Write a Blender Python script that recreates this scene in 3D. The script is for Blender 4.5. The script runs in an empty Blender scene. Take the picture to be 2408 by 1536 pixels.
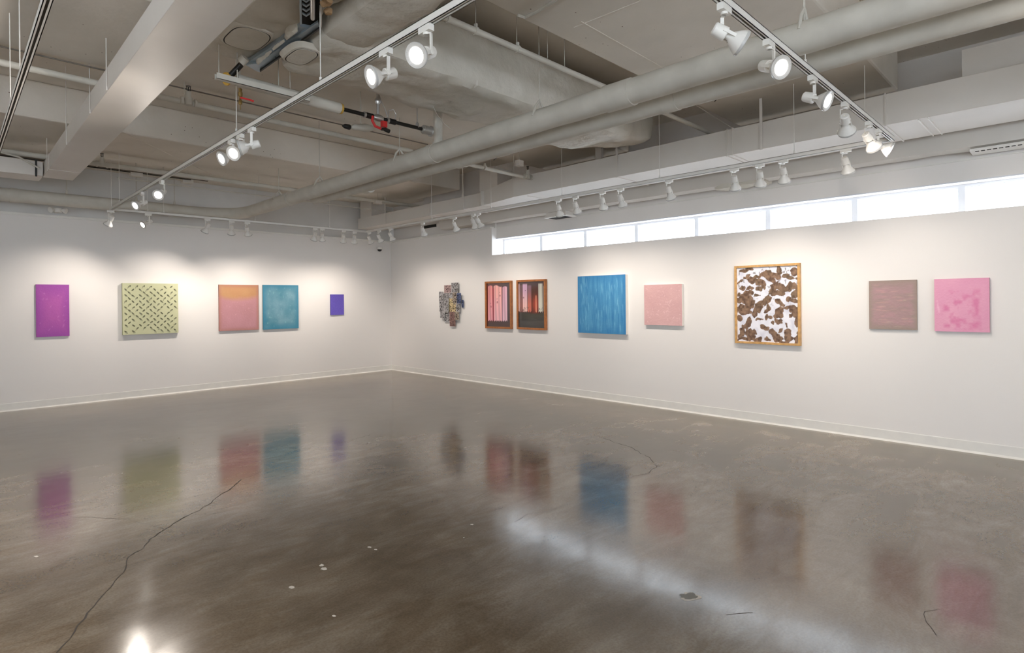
import bpy, math, random
import numpy as np
from mathutils import Vector, Matrix, noise
random.seed(7); rng = np.random.default_rng(11)
sc = bpy.context.scene
col = sc.collection
# ---------------------------------------------------------------- camera, world, exposure
W, H = 2408, 1536
FPX = 1336.045; CXP = 1204.0; CYP = 707.07; ROLL = math.radians(0.5575); AZ = math.radians(45.15); EYE = 1.58
Fw = np.array([math.cos(AZ), math.sin(AZ), 0.0]); Rt = np.array([math.sin(AZ), -math.cos(AZ), 0.0]); Up = np.array([0, 0, 1.0])
CAM = np.array([0, 0, EYE])
cr, sr = math.cos(ROLL), math.sin(ROLL)
cd = bpy.data.cameras.new('camera'); cam = bpy.data.objects.new('camera', cd); col.objects.link(cam)
cx_ = cr * Rt - sr * Up; cy_ = sr * Rt + cr * Up; cz_ = -Fw
cam.matrix_world = Matrix(((cx_[0], cy_[0], cz_[0], CAM[0]), (cx_[1], cy_[1], cz_[1], CAM[1]), (cx_[2], cy_[2], cz_[2], CAM[2]), (0, 0, 0, 1)))
cd.sensor_fit = 'HORIZONTAL'; cd.sensor_width = 36.0; cd.lens = FPX / W * 36.0
cd.shift_y = (CYP - H / 2) / W; cd.clip_start = 0.05; cd.clip_end = 200
sc.camera = cam
world = bpy.data.worlds.new('overcast_sky'); sc.world = world; world.use_nodes = True
bgn = world.node_tree.nodes['Background']; bgn.inputs[0].default_value = (0.80, 0.895, 1.0, 1); bgn.inputs[1].default_value = 5.8
sc.view_settings.view_transform = 'Standard'; sc.view_settings.look = 'None'
sc.view_settings.gamma = 1.0; sc.view_settings.use_curve_mapping = False
sc.view_settings.exposure = 0.52
SPOT_W = 31.5; SPOT_COL = (1.0, 0.905, 0.81)
cy = sc.cycles; cy.max_bounces = 10; cy.diffuse_bounces = 7; cy.glossy_bounces = 4; cy.transparent_max_bounces = 8
cy.caustics_reflective = False; cy.caustics_refractive = False; cy.sample_clamp_indirect = 6.0
try:
    cy.use_denoising = True; cy.denoiser = 'OPENIMAGEDENOISE'; cy.use_light_tree = True
except Exception: pass

def ray(x, y):
    dx, dy = x - CXP, -(y - CYP)
    return FPX * Fw + (cr * dx + sr * dy) * Rt + (-sr * dx + cr * dy) * Up
def onZ(x, y, z): r = ray(x, y); return CAM + r * (z - EYE) / r[2]
def onX(x, y, v): r = ray(x, y); return CAM + r * v / r[0]
def onY(x, y, v): r = ray(x, y); return CAM + r * v / r[1]
def xat_Y(px, X):            # Y of the vertical plane through image column px on plane x = X
    return float(onX(px, 600, X)[1])
def xat_X(px, Y): return float(onY(px, 600, Y)[0])

# ---------------------------------------------------------------- mesh helpers
class MB:
    def __init__(s): s.v = []; s.f = []; s.mi = []
    def add(s, vs, fs, mi=0):
        b = len(s.v); s.v += [tuple(map(float, p)) for p in vs]; s.f += [tuple(i + b for i in f) for f in fs]; s.mi += [mi] * len(fs); return s
    def box(s, a, b, mi=0):
        x0, y0, z0 = [min(p, q) for p, q in zip(a, b)]; x1, y1, z1 = [max(p, q) for p, q in zip(a, b)]
        return s.add([(x0, y0, z0), (x1, y0, z0), (x1, y1, z0), (x0, y1, z0), (x0, y0, z1), (x1, y0, z1), (x1, y1, z1), (x0, y1, z1)],
                     [(0, 3, 2, 1), (4, 5, 6, 7), (0, 1, 5, 4), (1, 2, 6, 5), (2, 3, 7, 6), (3, 0, 4, 7)], mi)
    def lathe(s, p, d, prof, n=20, mi=0, cap=True):
        """prof: list of (t, r) along unit direction d from p"""
        p = Vector(p); d = Vector(d).normalized()
        a = d.orthogonal().normalized(); b = d.cross(a)
        vs = []
        for t, r in prof:
            for k in range(n):
                w = 2 * math.pi * k / n
                vs.append(p + d * t + (a * math.cos(w) + b * math.sin(w)) * r)
        fs = []
        for i in range(len(prof) - 1):
            for k in range(n):
                k2 = (k + 1) % n
                fs.append((i * n + k, i * n + k2, (i + 1) * n + k2, (i + 1) * n + k))
        if cap:
            fs.append(tuple(range(n - 1, -1, -1))); fs.append(tuple(range((len(prof) - 1) * n, len(prof) * n)))
        return s.add(vs, fs, mi)
    def tube(s, p, q, r, n=14, mi=0):
        p = Vector(p); q = Vector(q); return s.lathe(p, q - p, [(0, r), ((q - p).length, r)], n, mi)
    def path(s, pts, r, n=12, mi=0, jit=0.0, step=None):
        pts = [Vector(p) for p in pts]
        if step:
            out = [pts[0]]
            for a, b in zip(pts, pts[1:]):
                k = max(1, int((b - a).length / step))
                out += [a.lerp(b, (i + 1) / k) for i in range(k)]
            pts = out
        T = []
        for i in range(len(pts)):
            t = (pts[min(i + 1, len(pts) - 1)] - pts[max(i - 1, 0)]).normalized(); T.append(t)
        a = T[0].orthogonal().normalized(); vs = []
        for i, (p, t) in enumerate(zip(pts, T)):
            a = (a - t * a.dot(t)).normalized(); b = t.cross(a)
            for k in range(n):
                w = 2 * math.pi * k / n; dr = a * math.cos(w) + b * math.sin(w)
                rr = r
                if jit: rr = r * (1 + jit * noise.noise((p + dr * r) * 6.0))
                vs.append(p + dr * rr)
        fs = [(i * n + k, i * n + (k + 1) % n, (i + 1) * n + (k + 1) % n, (i + 1) * n + k) for i in range(len(pts) - 1) for k in range(n)]
        fs.append(tuple(range(n - 1, -1, -1))); fs.append(tuple(range((len(pts) - 1) * n, len(pts) * n)))
        return s.add(vs, fs, mi)
    def build(s, name, mat, parent=None, smooth=False, bevel=0.0, loc=None):
        me = bpy.data.meshes.new(name); me.from_pydata(s.v, [], s.f); me.update()
        for m in (mat if isinstance(mat, (list, tuple)) else [mat]): me.materials.append(m)
        me.polygons.foreach_set('material_index', s.mi)
        o = bpy.data.objects.new(name, me); col.objects.link(o)
        if parent is not None: o.parent = parent
        if smooth:
            me.polygons.foreach_set('use_smooth', [True] * len(me.polygons))
            try: me.set_sharp_from_angle(angle=math.radians(38))
            except Exception: pass
        if bevel:
            m = o.modifiers.new('bevel', 'BEVEL'); m.width = bevel; m.segments = 2; m.limit_method = 'ANGLE'
        return o
def tag(o, label=None, cat=None, group=None, kind=None):
    if label: o['label'] = label
    if cat: o['category'] = cat
    if group: o['group'] = group
    if kind: o['kind'] = kind
    return o
def empty(name, loc, rot=None):
    o = bpy.data.objects.new(name, None); col.objects.link(o); o.empty_display_size = 0.1
    o.location = [float(v) for v in loc]
    if rot is not None: o.rotation_mode = 'QUATERNION'; o.rotation_quaternion = rot
    return o
def rbox(a, b, seg=0.1, amp=0.01, rad=0.03, freq=3.0, seed=0.0, shape=None):
    """a padded, wrinkled box (insulated duct): rounded grid box with noise"""
    m = MB(); a = Vector(a); b = Vector(b); c = (a + b) / 2; h = (b - a) / 2
    n = [max(2, int(round(2 * h[i] / seg))) for i in range(3)]
    def face(ax, sgn):
        i, j = [k for k in range(3) if k != ax]; vs = []; fs = []
        for u in range(n[i] + 1):
            for v in range(n[j] + 1):
                p = [0, 0, 0]; p[ax] = sgn * h[ax]; p[i] = -h[i] + 2 * h[i] * u / n[i]; p[j] = -h[j] + 2 * h[j] * v / n[j]
                p = Vector(p); q = Vector([max(-h[k] + rad, min(h[k] - rad, p[k])) for k in range(3)])
                d = p - q
                nn = d.normalized() if d.length > 1e-6 else Vector([sgn if k == ax else 0 for k in range(3)])
                p = q + nn * rad
                w = c + p
                if shape: w = Vector(shape(w))
                e = noise.fractal(Vector((w.x * freq + seed, w.y * freq, w.z * freq)), 0.9, 2.1, 4)
                e += 0.45 * abs(noise.noise(Vector((w.x * freq * 3.1, w.y * freq * 3.1 + seed, w.z * freq * 3.1))))
                w = w + nn * e * amp
                vs.append(w)
        for u in range(n[i]):
            for v in range(n[j]):
                q = (u * (n[j] + 1) + v, (u + 1) * (n[j] + 1) + v, (u + 1) * (n[j] + 1) + v + 1, u * (n[j] + 1) + v + 1)
                fs.append(q if sgn * (1 if ax != 1 else -1) > 0 else q[::-1])
        m.add(vs, fs)
    for ax in range(3):
        for s_ in (-1, 1): face(ax, s_)
    return m

# ---------------------------------------------------------------- materials
def S(r, g, b, k=1.0):
    def f(c):
        c = c / 255.0
        return (c / 12.92 if c <= 0.04045 else ((c + 0.055) / 1.055) ** 2.4) * k
    return (f(r), f(g), f(b), 1)
def mat(name, color, rough=0.6, metal=0.0, spec=0.4, var=None, vscale=4.0, bump=0.0, bscale=30.0, emit=0.0, emcol=None, coat=0.0, specks=None):
    m = bpy.data.materials.new(name); m.use_nodes = True; nt = m.node_tree; b = nt.nodes['Principled BSDF']
    b.inputs['Base Color'].default_value = color if len(color) == 4 else (*color, 1)
    b.inputs['Roughness'].default_value = rough; b.inputs['Metallic'].default_value = metal
    b.inputs['Specular IOR Level'].default_value = spec
    if coat: b.inputs['Coat Weight'].default_value = coat; b.inputs['Coat Roughness'].default_value = 0.03
    tc = nt.nodes.new('ShaderNodeTexCoord')
    if var is not None:
        n = nt.nodes.new('ShaderNodeTexNoise'); n.inputs['Scale'].default_value = vscale; n.inputs['Detail'].default_value = 6
        nt.links.new(tc.outputs['Object'], n.inputs['Vector'])
        rp = nt.nodes.new('ShaderNodeValToRGB'); rp.color_ramp.elements[0].position = 0.35; rp.color_ramp.elements[1].position = 0.65
        rp.color_ramp.elements[0].color = (*var[:3], 1); rp.color_ramp.elements[1].color = b.inputs['Base Color'].default_value[:]
        nt.links.new(n.outputs[0], rp.inputs[0]); out = rp.outputs[0]
        if specks:
            v = nt.nodes.new('ShaderNodeTexVoronoi'); v.inputs['Scale'].default_value = specks[0]
            nt.links.new(tc.outputs['Object'], v.inputs['Vector'])
            lt = nt.nodes.new('ShaderNodeMath'); lt.operation = 'LESS_THAN'; lt.inputs[1].default_value = specks[1]; nt.links.new(v.outputs['Distance'], lt.inputs[0])
            n2 = nt.nodes.new('ShaderNodeTexNoise'); n2.inputs['Scale'].default_value = 1.1; nt.links.new(tc.outputs['Object'], n2.inputs['Vector'])
            gt = nt.nodes.new('ShaderNodeMath'); gt.operation = 'GREATER_THAN'; gt.inputs[1].default_value = 0.53; nt.links.new(n2.outputs[0], gt.inputs[0])
            mu = nt.nodes.new('ShaderNodeMath'); mu.operation = 'MULTIPLY'; nt.links.new(lt.outputs[0], mu.inputs[0]); nt.links.new(gt.outputs[0], mu.inputs[1])
            mx = nt.nodes.new('ShaderNodeMix'); mx.data_type = 'RGBA'; nt.links.new(mu.outputs[0], mx.inputs[0]); nt.links.new(out, mx.inputs[6]); mx.inputs[7].default_value = (*specks[2], 1)
            out = mx.outputs[2]
        nt.links.new(out, b.inputs['Base Color'])
    if bump:
        n = nt.nodes.new('ShaderNodeTexNoise'); n.inputs['Scale'].default_value = bscale; n.inputs['Detail'].default_value = 5
        nt.links.new(tc.outputs['Object'], n.inputs['Vector'])
        bp = nt.nodes.new('ShaderNodeBump'); bp.inputs['Strength'].default_value = bump; bp.inputs['Distance'].default_value = 0.02
        nt.links.new(n.outputs[0], bp.inputs['Height']); nt.links.new(bp.outputs[0], b.inputs['Normal'])
    if emit:
        b.inputs['Emission Color'].default_value = (*(emcol or (1, 1, 1)), 1); b.inputs['Emission Strength'].default_value = emit
    return m
def art_mat(name, rough=0.6, bump=0.0, bscale=60, coat=0.0):
    m = mat(name, (0.5, 0.5, 0.5), rough=rough, bump=bump, bscale=bscale, coat=coat)
    nt = m.node_tree; a = nt.nodes.new('ShaderNodeAttribute'); a.attribute_name = 'paint'
    nt.links.new(a.outputs['Color'], nt.nodes['Principled BSDF'].inputs['Base Color'])
    return m
M = {}
M['wall'] = mat('white_wall_paint', (0.80, 0.77, 0.74), 0.55, bump=0.04, bscale=180)
M['upper'] = mat('upper_wall_paint', (0.66, 0.65, 0.63), 0.7, var=(0.60, 0.59, 0.57), vscale=1.2)
M['ceil'] = mat('painted_concrete', (0.76, 0.71, 0.635), 0.85, var=(0.68, 0.635, 0.56), vscale=1.6, bump=0.25, bscale=9, specks=(14.0, 0.075, (0.17, 0.12, 0.09)))
M['pipe'] = mat('painted_pipe_wrap', (0.60, 0.575, 0.51), 0.65, var=(0.53, 0.505, 0.445), vscale=5, bump=0.15, bscale=14)
M['duct'] = mat('painted_sheet_metal', (0.70, 0.665, 0.62), 0.5, var=(0.65, 0.615, 0.565), vscale=1.5)
M['insul'] = mat('painted_insulation_jacket', (0.68, 0.645, 0.575), 0.6, var=(0.60, 0.57, 0.495), vscale=3.5, bump=0.9, bscale=9)
M['white'] = mat('white_enamel', (0.80, 0.78, 0.73), 0.35, var=(0.76, 0.74, 0.70), vscale=9)
M['frame'] = mat('white_window_metal', (0.72, 0.73, 0.76), 0.4)
M['black'] = mat('black_iron', (0.012, 0.011, 0.010), 0.4)
M['shadow'] = mat('dark_slot', (0.02, 0.018, 0.015), 0.8)
M['slot'] = mat('rail_conductor_slot', (0.12, 0.11, 0.10), 0.6)
M['galv'] = mat('galvanised_steel', (0.42, 0.50, 0.56), 0.38, metal=0.55, var=(0.36, 0.44, 0.50), vscale=6)
M['silver'] = mat('bare_metal', (0.55, 0.54, 0.52), 0.35, metal=0.8)
M['red'] = mat('red_paint', (0.55, 0.03, 0.03), 0.4)
M['yellow'] = mat('yellow_foam', (0.62, 0.38, 0.07), 0.7)
M['brass'] = mat('brass', (0.30, 0.20, 0.07), 0.4, metal=0.7)
M['rust'] = mat('torn_fibre', (0.40, 0.26, 0.14), 0.9, bump=0.5, bscale=40)
M['lens'] = mat('lit_lamp_face', (1, 1, 1), 0.3, emit=12.0, emcol=(1.0, 0.95, 0.88))
M['rim'] = mat('lamp_glass_rim', (0.5, 0.49, 0.47), 0.2, spec=0.5)
M['glassy'] = mat('smoked_dome', (0.01, 0.01, 0.012), 0.08, spec=0.6)
def glass():
    m = bpy.data.materials.new('window_glass'); m.use_nodes = True; nt = m.node_tree; nt.nodes.clear()
    o = nt.nodes.new('ShaderNodeOutputMaterial'); mx = nt.nodes.new('ShaderNodeMixShader'); t = nt.nodes.new('ShaderNodeBsdfTransparent'); g = nt.nodes.new('ShaderNodeBsdfGlossy')
    g.inputs['Roughness'].default_value = 0.05; mx.inputs[0].default_value = 0.06
    nt.links.new(t.outputs[0], mx.inputs[1]); nt.links.new(g.outputs[0], mx.inputs[2]); nt.links.new(mx.outputs[0], o.inputs[0]); return m
M['glass'] = glass()
def floor_mat():
    m = bpy.data.materials.new('polished_concrete'); m.use_nodes = True; nt = m.node_tree; b = nt.nodes['Principled BSDF']; L = nt.links
    tc = nt.nodes.new('ShaderNodeTexCoord')
    def N(scale, detail=6, dist=0.0, rough=0.6):
        n = nt.nodes.new('ShaderNodeTexNoise'); n.inputs['Scale'].default_value = scale; n.inputs['Detail'].default_value = detail
        n.inputs['Distortion'].default_value = dist; n.inputs['Roughness'].default_value = rough; L.new(tc.outputs['Object'], n.inputs['Vector']); return n
    n1 = N(0.55, 7, 0.3); r1 = nt.nodes.new('ShaderNodeValToRGB'); e = r1.color_ramp.elements
    e[0].position = 0.32; e[0].color = (0.170, 0.137, 0.104, 1); e[1].position = 0.68; e[1].color = (0.285, 0.241, 0.190, 1)
    k = r1.color_ramp.elements.new(0.5); k.color = (0.225, 0.186, 0.145, 1); L.new(n1.outputs[0], r1.inputs[0])
    n2 = N(2.4, 6, 0.5); r2 = nt.nodes.new('ShaderNodeValToRGB'); r2.color_ramp.elements[0].position = 0.4; r2.color_ramp.elements[1].position = 0.62
    r2.color_ramp.elements[0].color = (0.70, 0.665, 0.61, 1); r2.color_ramp.elements[1].color = (1.06, 1.05, 1.03, 1); L.new(n2.outputs[0], r2.inputs[0])
    m1 = nt.nodes.new('ShaderNodeMix'); m1.data_type = 'RGBA'; m1.blend_type = 'MULTIPLY'; m1.inputs[0].default_value = 0.8; L.new(r1.outputs[0], m1.inputs[6]); L.new(r2.outputs[0], m1.inputs[7])
    n3 = N(75, 4); r3 = nt.nodes.new('ShaderNodeValToRGB'); r3.color_ramp.elements[0].position = 0.36; r3.color_ramp.elements[1].position = 0.6
    r3.color_ramp.elements[0].color = (0.62, 0.6, 0.56, 1); r3.color_ramp.elements[1].color = (1.1, 1.1, 1.1, 1); L.new(n3.outputs[0], r3.inputs[0])
    m2 = nt.nodes.new('ShaderNodeMix'); m2.data_type = 'RGBA'; m2.blend_type = 'MULTIPLY'; m2.inputs[0].default_value = 0.45; L.new(m1.outputs[2], m2.inputs[6]); L.new(r3.outputs[0], m2.inputs[7])
    L.new(m2.outputs[2], b.inputs['Base Color'])
    mp = nt.nodes.new('ShaderNodeMapping'); mp.inputs['Rotation'].default_value = (0, 0, 0.8); mp.inputs['Scale'].default_value = (1.0, 3.2, 1.0); L.new(tc.outputs['Object'], mp.inputs['Vector'])
    n4 = nt.nodes.new('ShaderNodeTexNoise'); n4.inputs['Scale'].default_value = 1.3; n4.inputs['Detail'].default_value = 9; n4.inputs['Roughness'].default_value = 0.72; n4.inputs['Distortion'].default_value = 0.6; L.new(mp.outputs[0], n4.inputs['Vector'])
    r4 = nt.nodes.new('ShaderNodeValToRGB'); r4.color_ramp.elements[0].position = 0.42; r4.color_ramp.elements[1].position = 0.60
    r4.color_ramp.elements[0].color = (0.74, 0.66, 0.54, 1); r4.color_ramp.elements[1].color = (1.12, 1.12, 1.1, 1); L.new(n4.outputs[0], r4.inputs[0])
    m3 = nt.nodes.new('ShaderNodeMix'); m3.data_type = 'RGBA'; m3.blend_type = 'MULTIPLY'; m3.inputs[0].default_value = 0.75; L.new(m2.outputs[2], m3.inputs[6]); L.new(r4.outputs[0], m3.inputs[7]); L.new(m3.outputs[2], b.inputs['Base Color'])
    nr = N(2.2, 5); mr = nt.nodes.new('ShaderNodeMapRange'); mr.inputs['To Min'].default_value = 0.10; mr.inputs['To Max'].default_value = 0.19; L.new(nr.outputs[0], mr.inputs[0]); L.new(mr.outputs[0], b.inputs['Roughness'])
    b.inputs['Specular IOR Level'].default_value = 1.0; b.inputs['IOR'].default_value = 1.56
    nb = N(1.7, 2); bp = nt.nodes.new('ShaderNodeBump'); bp.inputs['Strength'].default_value = 0.12; bp.inputs['Distance'].default_value = 0.02; L.new(nb.outputs[0], bp.inputs['Height']); L.new(bp.outputs[0], b.inputs['Normal'])
    return m
M['floor'] = floor_mat()
M['crack'] = mat('crack_line', (0.045, 0.036, 0.028), 0.7)
M['conduit'] = mat('brown_grey_conduit', (0.17, 0.145, 0.12), 0.7)
M['chip'] = mat('pale_chip', (0.62, 0.58, 0.52), 0.5)
M['patch'] = mat('worn_patch', (0.13, 0.12, 0.095), 0.35)

# ---------------------------------------------------------------- the room
XW, YW = 7.317, 11.334            # faces of the right and left picture walls
XU, XG = 7.443, 7.62              # upper wall face, window frame face
X0, Y0 = -5.5, -5.0               # far sides of the room behind the camera
ZS, ZT = 2.443, 2.965             # sill of the high windows, top of the picture wall
BZ, CZ = 3.72, 4.15               # underside of the beams, of the slab between them
def struct(m, name, mt, **k): o = m.build(name, mt, **k); o['kind'] = 'structure'; return o
fl = struct(MB().box((X0 - .2, Y0 - .2, -0.1), (XW + .4, YW + .2, 0)), 'floor', M['floor'])
fl['label'] = 'polished grey brown concrete floor'
ceil = struct(MB().box((X0 - .2, Y0 - .2, CZ), (XG + .15, YW + .25, CZ + .2)), 'ceiling', M['ceil'])
for y0, y1, z in ((-3.6, -0.6, BZ), (1.34, 3.0, BZ), (4.62, 6.22, BZ), (8.44, 10.13, BZ), (10.13, YW + .05, BZ + .06)):
    MB().box((X0, y0, z), (7.02 if y0 < 10 else 7.43, y1, CZ)).build('beam', M['ceil'], ceil, bevel=0.02)
for (p, q) in (((1366, 50), (1562, 161)), ((1350, 64), (1505, 2)), ((287, 310), (498, 410)), ((1610, 205 + 26), (1720, 300))):
    a_, b_ = onZ(*p, BZ), onZ(*q, BZ); MB().path([(a_[0], a_[1], BZ), (b_[0], b_[1], BZ)], .005, 6, step=.2).build('joint_line', M['ceil'], ceil)
struct(MB().box((X0, YW, 0), (XW + .3, YW + .2, ZT)), 'wall_left', M['wall'])
wlu = struct(MB().box((X0, YW + .03, ZT), (XW + .3, YW + .2, CZ)), 'wall_left_upper', M['upper'])
wr = struct(MB().box((XW, Y0, 0), (XG + .12, YW, ZS)), 'wall_right', M['wall'])
MB().box((XW, 7.88, ZS), (XG + .07, YW, ZT)).build('wall_corner_pier', M['wall'], wr)
wru = struct(MB().box((XU, Y0, 2.762), (XG + .12, 7.88, CZ)).box((7.40, 7.88, ZT), (XG + .12, YW, CZ)), 'wall_right_upper', M['wall'])
FILL_GLAZING = []          # unseen shop-front glazing, added behind the camera to let in fill light
def fill_glazed_wall(name, ax, fixed, lo, hi, o0, o1, z0, z1):
    """wall with one wide opening added for fill light; ax 'x' = wall runs along x"""
    def bx(m, a0, a1, b0, b1, t0, t1):
        if ax == 'x': m.box((a0, fixed + t0, b0), (a1, fixed + t1, b1))
        else: m.box((fixed + t0, a0, b0), (fixed + t1, a1, b1))
        return m
    m = MB(); bx(m, lo, o0, 0, CZ, -.2, 0); bx(m, o1, hi, 0, CZ, -.2, 0); bx(m, o0, o1, 0, z0, -.2, 0); bx(m, o0, o1, z1, CZ, -.2, 0)
    w = struct(m, name, M['wall']); k = max(1, round((o1 - o0) / 1.5)); st = (o1 - o0) / k
    for i in range(k):
        FILL_GLAZING.append((lambda a=o0 + i * st, b=o0 + (i + 1) * st: (
            bx(bx(bx(bx(MB(), a, a + .03, z0, z1, -.12, -.05), b - .03, b, z0, z1, -.12, -.05), a + .03, b - .03, z0, z0 + .04, -.12, -.05), a + .03, b - .03, z1 - .04, z1, -.12, -.05),
            bx(MB(), a + .03, b - .03, z0 + .04, z1 - .04, -.09, -.084))))
fill_glazed_wall('wall_back', 'y', X0, Y0 - .2, YW + .2, -4.0, 2.0, .3, 3.0)
fill_glazed_wall('wall_near', 'x', Y0, X0, XW + .4, -4.5, 1.5, .3, 3.0)
struct(MB().box((X0, YW - .018, 2.945), (XW, YW + .03, 2.985)), 'trim_1', M['white'], bevel=0.004)
struct(MB().box((XW - .018, 7.9, 2.945), (XW + .1, YW - .018, 2.985)), 'trim_2', M['white'], bevel=0.004)
struct(MB().box((XU - .014, Y0, 2.975), (XU, 7.88, 2.99)), 'trim_3', M['white'])
struct(MB().box((XU - .014, Y0, 2.757), (XU - .001, 7.88, 2.772)), 'trim_4', M['frame'])
def basebd(name, a, b, nrm):
    a = Vector(a); b = Vector(b); n = Vector(nrm); pr = [(0, 0.118), (0.004, 0.118), (0.006, 0.112), (0.006, 0.02), (0.012, 0.01), (0.022, 0.0), (0, 0)]
    vs = [p + n * d + Vector((0, 0, z)) for p in (a, b) for d, z in pr]; k = len(pr)
    fs = [(i, (i + 1) % k, k + (i + 1) % k, k + i) for i in range(k)] + [tuple(range(k))[::-1], tuple(range(k, 2 * k))]
    return struct(MB().add(vs, fs), name, M['white'])
basebd('baseboard_left', (X0, YW, 0), (XW, YW, 0), (0, -1, 0))
basebd('baseboard_right', (XW, Y0, 0), (XW, YW, 0), (-1, 0, 0))
# high strip windows, one metre apart
y = 7.88; n = 0
while y > Y0 + 1:
    n += 1; yb = y - 1.0 if n > 1 else 6.9
    w = empty('window_%d' % n, (XG, (y + yb) / 2, ZS)); w['kind'] = 'structure'
    def wl(m, name, mt): 
        o = m.build(name, mt, w); o.matrix_parent_inverse = Matrix.Translation(w.location).inverted(); return o
    m = MB(); ya = y - (0.04 if n == 1 else 0.03)
    m.box((XG, ya, ZS), (XG + .06, y, 2.762)); m.box((XG, yb, ZS), (XG + .06, yb + .03, 2.762))
    m.box((XG, yb + .03, 2.735), (XG + .06, ya, 2.762)); m.box((XG, yb + .03, ZS), (XG + .06, ya, ZS + .015))
    m.box((XG + .02, yb + .03, 2.728), (XG + .05, ya, 2.735))
    wl(m, 'frame', M['frame'])
    m = MB().box((XG + .03, yb + .03, ZS + .015), (XG + .036, ya, 2.735)); wl(m, 'pane', M['glass'])
    y = yb
for fn in FILL_GLAZING:
    n += 1; fr, gl = fn(); w = fr.build('window_%d' % n, M['frame']); w['kind'] = 'structure'; gl.build('pane', M['glass'], w)  # added windows out of view, there only to bring in fill light
# marks in the floor
def flat(pts, z=0.0008): return [(float(p[0]), float(p[1]), z) for p in pts]
def crack(pix, w, name='crack', jit=0.012):
    P = [Vector(onZ(x, y, 0)[:2]) for x, y in pix]; Q = [P[0]]
    for a, b in zip(P, P[1:]):
        k = max(2, int((b - a).length / 0.05))
        for i in range(1, k + 1):
            q = a.lerp(b, i / k)
            if i < k: q = q + Vector((random.uniform(-jit, jit), random.uniform(-jit, jit)))
            Q.append(q)
    vs = []; fs = []
    for i, q in enumerate(Q):
        t = (Q[min(i + 1, len(Q) - 1)] - Q[max(i - 1, 0)]).normalized(); nn = Vector((-t.y, t.x)) * w * random.uniform(0.35, 1.1)
        vs += [(q.x + nn.x, q.y + nn.y, 0.0008), (q.x - nn.x, q.y - nn.y, 0.0008)]
    for i in range(len(Q) - 1): fs.append((2 * i, 2 * i + 1, 2 * i + 3, 2 * i + 2))
    return MB().add(vs, fs).build(name, M['crack'], fl)
crack([(133, 1536), (200, 1455), (222, 1425), (262, 1380), (298, 1327), (302, 1310), (338, 1290), (352, 1268), (388, 1245), (430, 1218), (470, 1200), (500, 1178), (545, 1147), (567, 1128)], 0.0048)
crack([(172, 1217), (230, 1218), (300, 1220), (350, 1233), (385, 1244)], 0.0018)
crack([(1408, 1027), (1490, 1055), (1530, 1080), (1545, 1097), (1525, 1114), (1482, 1123)], 0.0026, jit=0.02)
crack([(2204, 1434), (2175, 1438), (2176, 1455), (2188, 1474), (2202, 1494)], 0.0022, jit=0.008)
crack([(1210, 1228), (1240, 1210), (1290, 1202), (1338, 1186)], 0.0015)
crack([(1708, 1446), (1770, 1441)], 0.0015); crack([(565, 1128), (640, 1100), (700, 1072), (780, 1050), (870, 1022)], 0.0012, jit=0.02)
def blob(px, py, rx, ry, name, mt, z=0.0011, n=11):
    c = onZ(px, py, 0); vs = []
    for k in range(n):
        a = 2 * math.pi * k / n; j = random.uniform(0.65, 1.2); q = onZ(px + rx * j * math.cos(a), py + ry * j * math.sin(a), 0); vs.append((q[0], q[1], z))
    return MB().add(vs, [tuple(range(n))[::-1]]).build(name, mt, fl)
for px, py, rx, ry in ((869, 1287, 5, 2), (884, 1293, 4, 1.5), (757, 1330, 6, 3), (762, 1338, 10, 4), (687, 1382, 8, 3.5), (1110, 1234, 4, 1.5), (786, 1449, 5, 2.2), (1091, 1265, 2, 1), (85, 1309, 6, 2)):
    blob(px, py, rx, ry, 'paint_chip', M['chip'])
blob(1623, 1403, 25, 11, 'pale_rim', M['chip'], 0.0009, 18); blob(1620, 1403, 21, 8, 'worn_patch', M['patch'], 0.0013, 18)

# ---------------------------------------------------------------- art on the walls
def fbm(u, v, sc_, seed, octs=4):
    out = np.zeros_like(u); amp = 1; tot = 0
    for o in range(octs):
        r = np.random.default_rng(seed * 97 + o); G = r.random((67, 67)); s = sc_ * 2 ** o
        x = (u * s) % 66; yv = (v * s) % 66; xi = x.astype(int); yi = yv.astype(int); fx = x - xi; fy = yv - yi
        fx = fx * fx * (3 - 2 * fx); fy = fy * fy * (3 - 2 * fy)
        out += amp * ((G[xi, yi] * (1 - fx) + G[xi + 1, yi] * fx) * (1 - fy) + (G[xi, yi + 1] * (1 - fx) + G[xi + 1, yi + 1] * fx) * fy); tot += amp; amp *= 0.5
    return out / tot
def lin(c): return np.array(S(*c)[:3])
def lerp(a, b, t): return a + (b - a) * t[..., None]
def paint_plane(parent, w, h, y, nu, nv, fn, name, mt, u0=0):
    """a fine grid in the thing's own X-Z plane (front towards -Y) with painted colours"""
    us = np.linspace(0, 1, nu + 1); vs = np.linspace(0, 1, nv + 1)
    U, V = np.meshgrid(us, vs, indexing='ij')
    c = np.clip(fn(U, V), 0, 1)
    verts = [((u - .5) * w, y, v * h) for u in us for v in vs]
    faces = [(i * (nv + 1) + j, (i + 1) * (nv + 1) + j, (i + 1) * (nv + 1) + j + 1, i * (nv + 1) + j + 1) for i in range(nu) for j in range(nv)]
    m = MB().add(verts, faces); o = m.build(name, mt, parent)
    at = o.data.color_attributes.new('paint', 'FLOAT_COLOR', 'POINT')
    buf = np.ones((len(verts), 4), dtype=np.float32); buf[:, :3] = c.reshape(-1, 3); at.data.foreach_set('color', buf.ravel())
    return o
def wall_thing(name, side, c, z0, label, cat, group=None):
    """an Empty whose -Y faces the room, at wall position c (x on the left wall, y on the right wall)"""
    if side == 'L': o = empty(name, (c, YW, z0))
    else:
        o = empty(name, (XW, c, z0)); o.rotation_euler = (0, 0, -math.pi / 2)
    return tag(o, label, cat, group)
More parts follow.
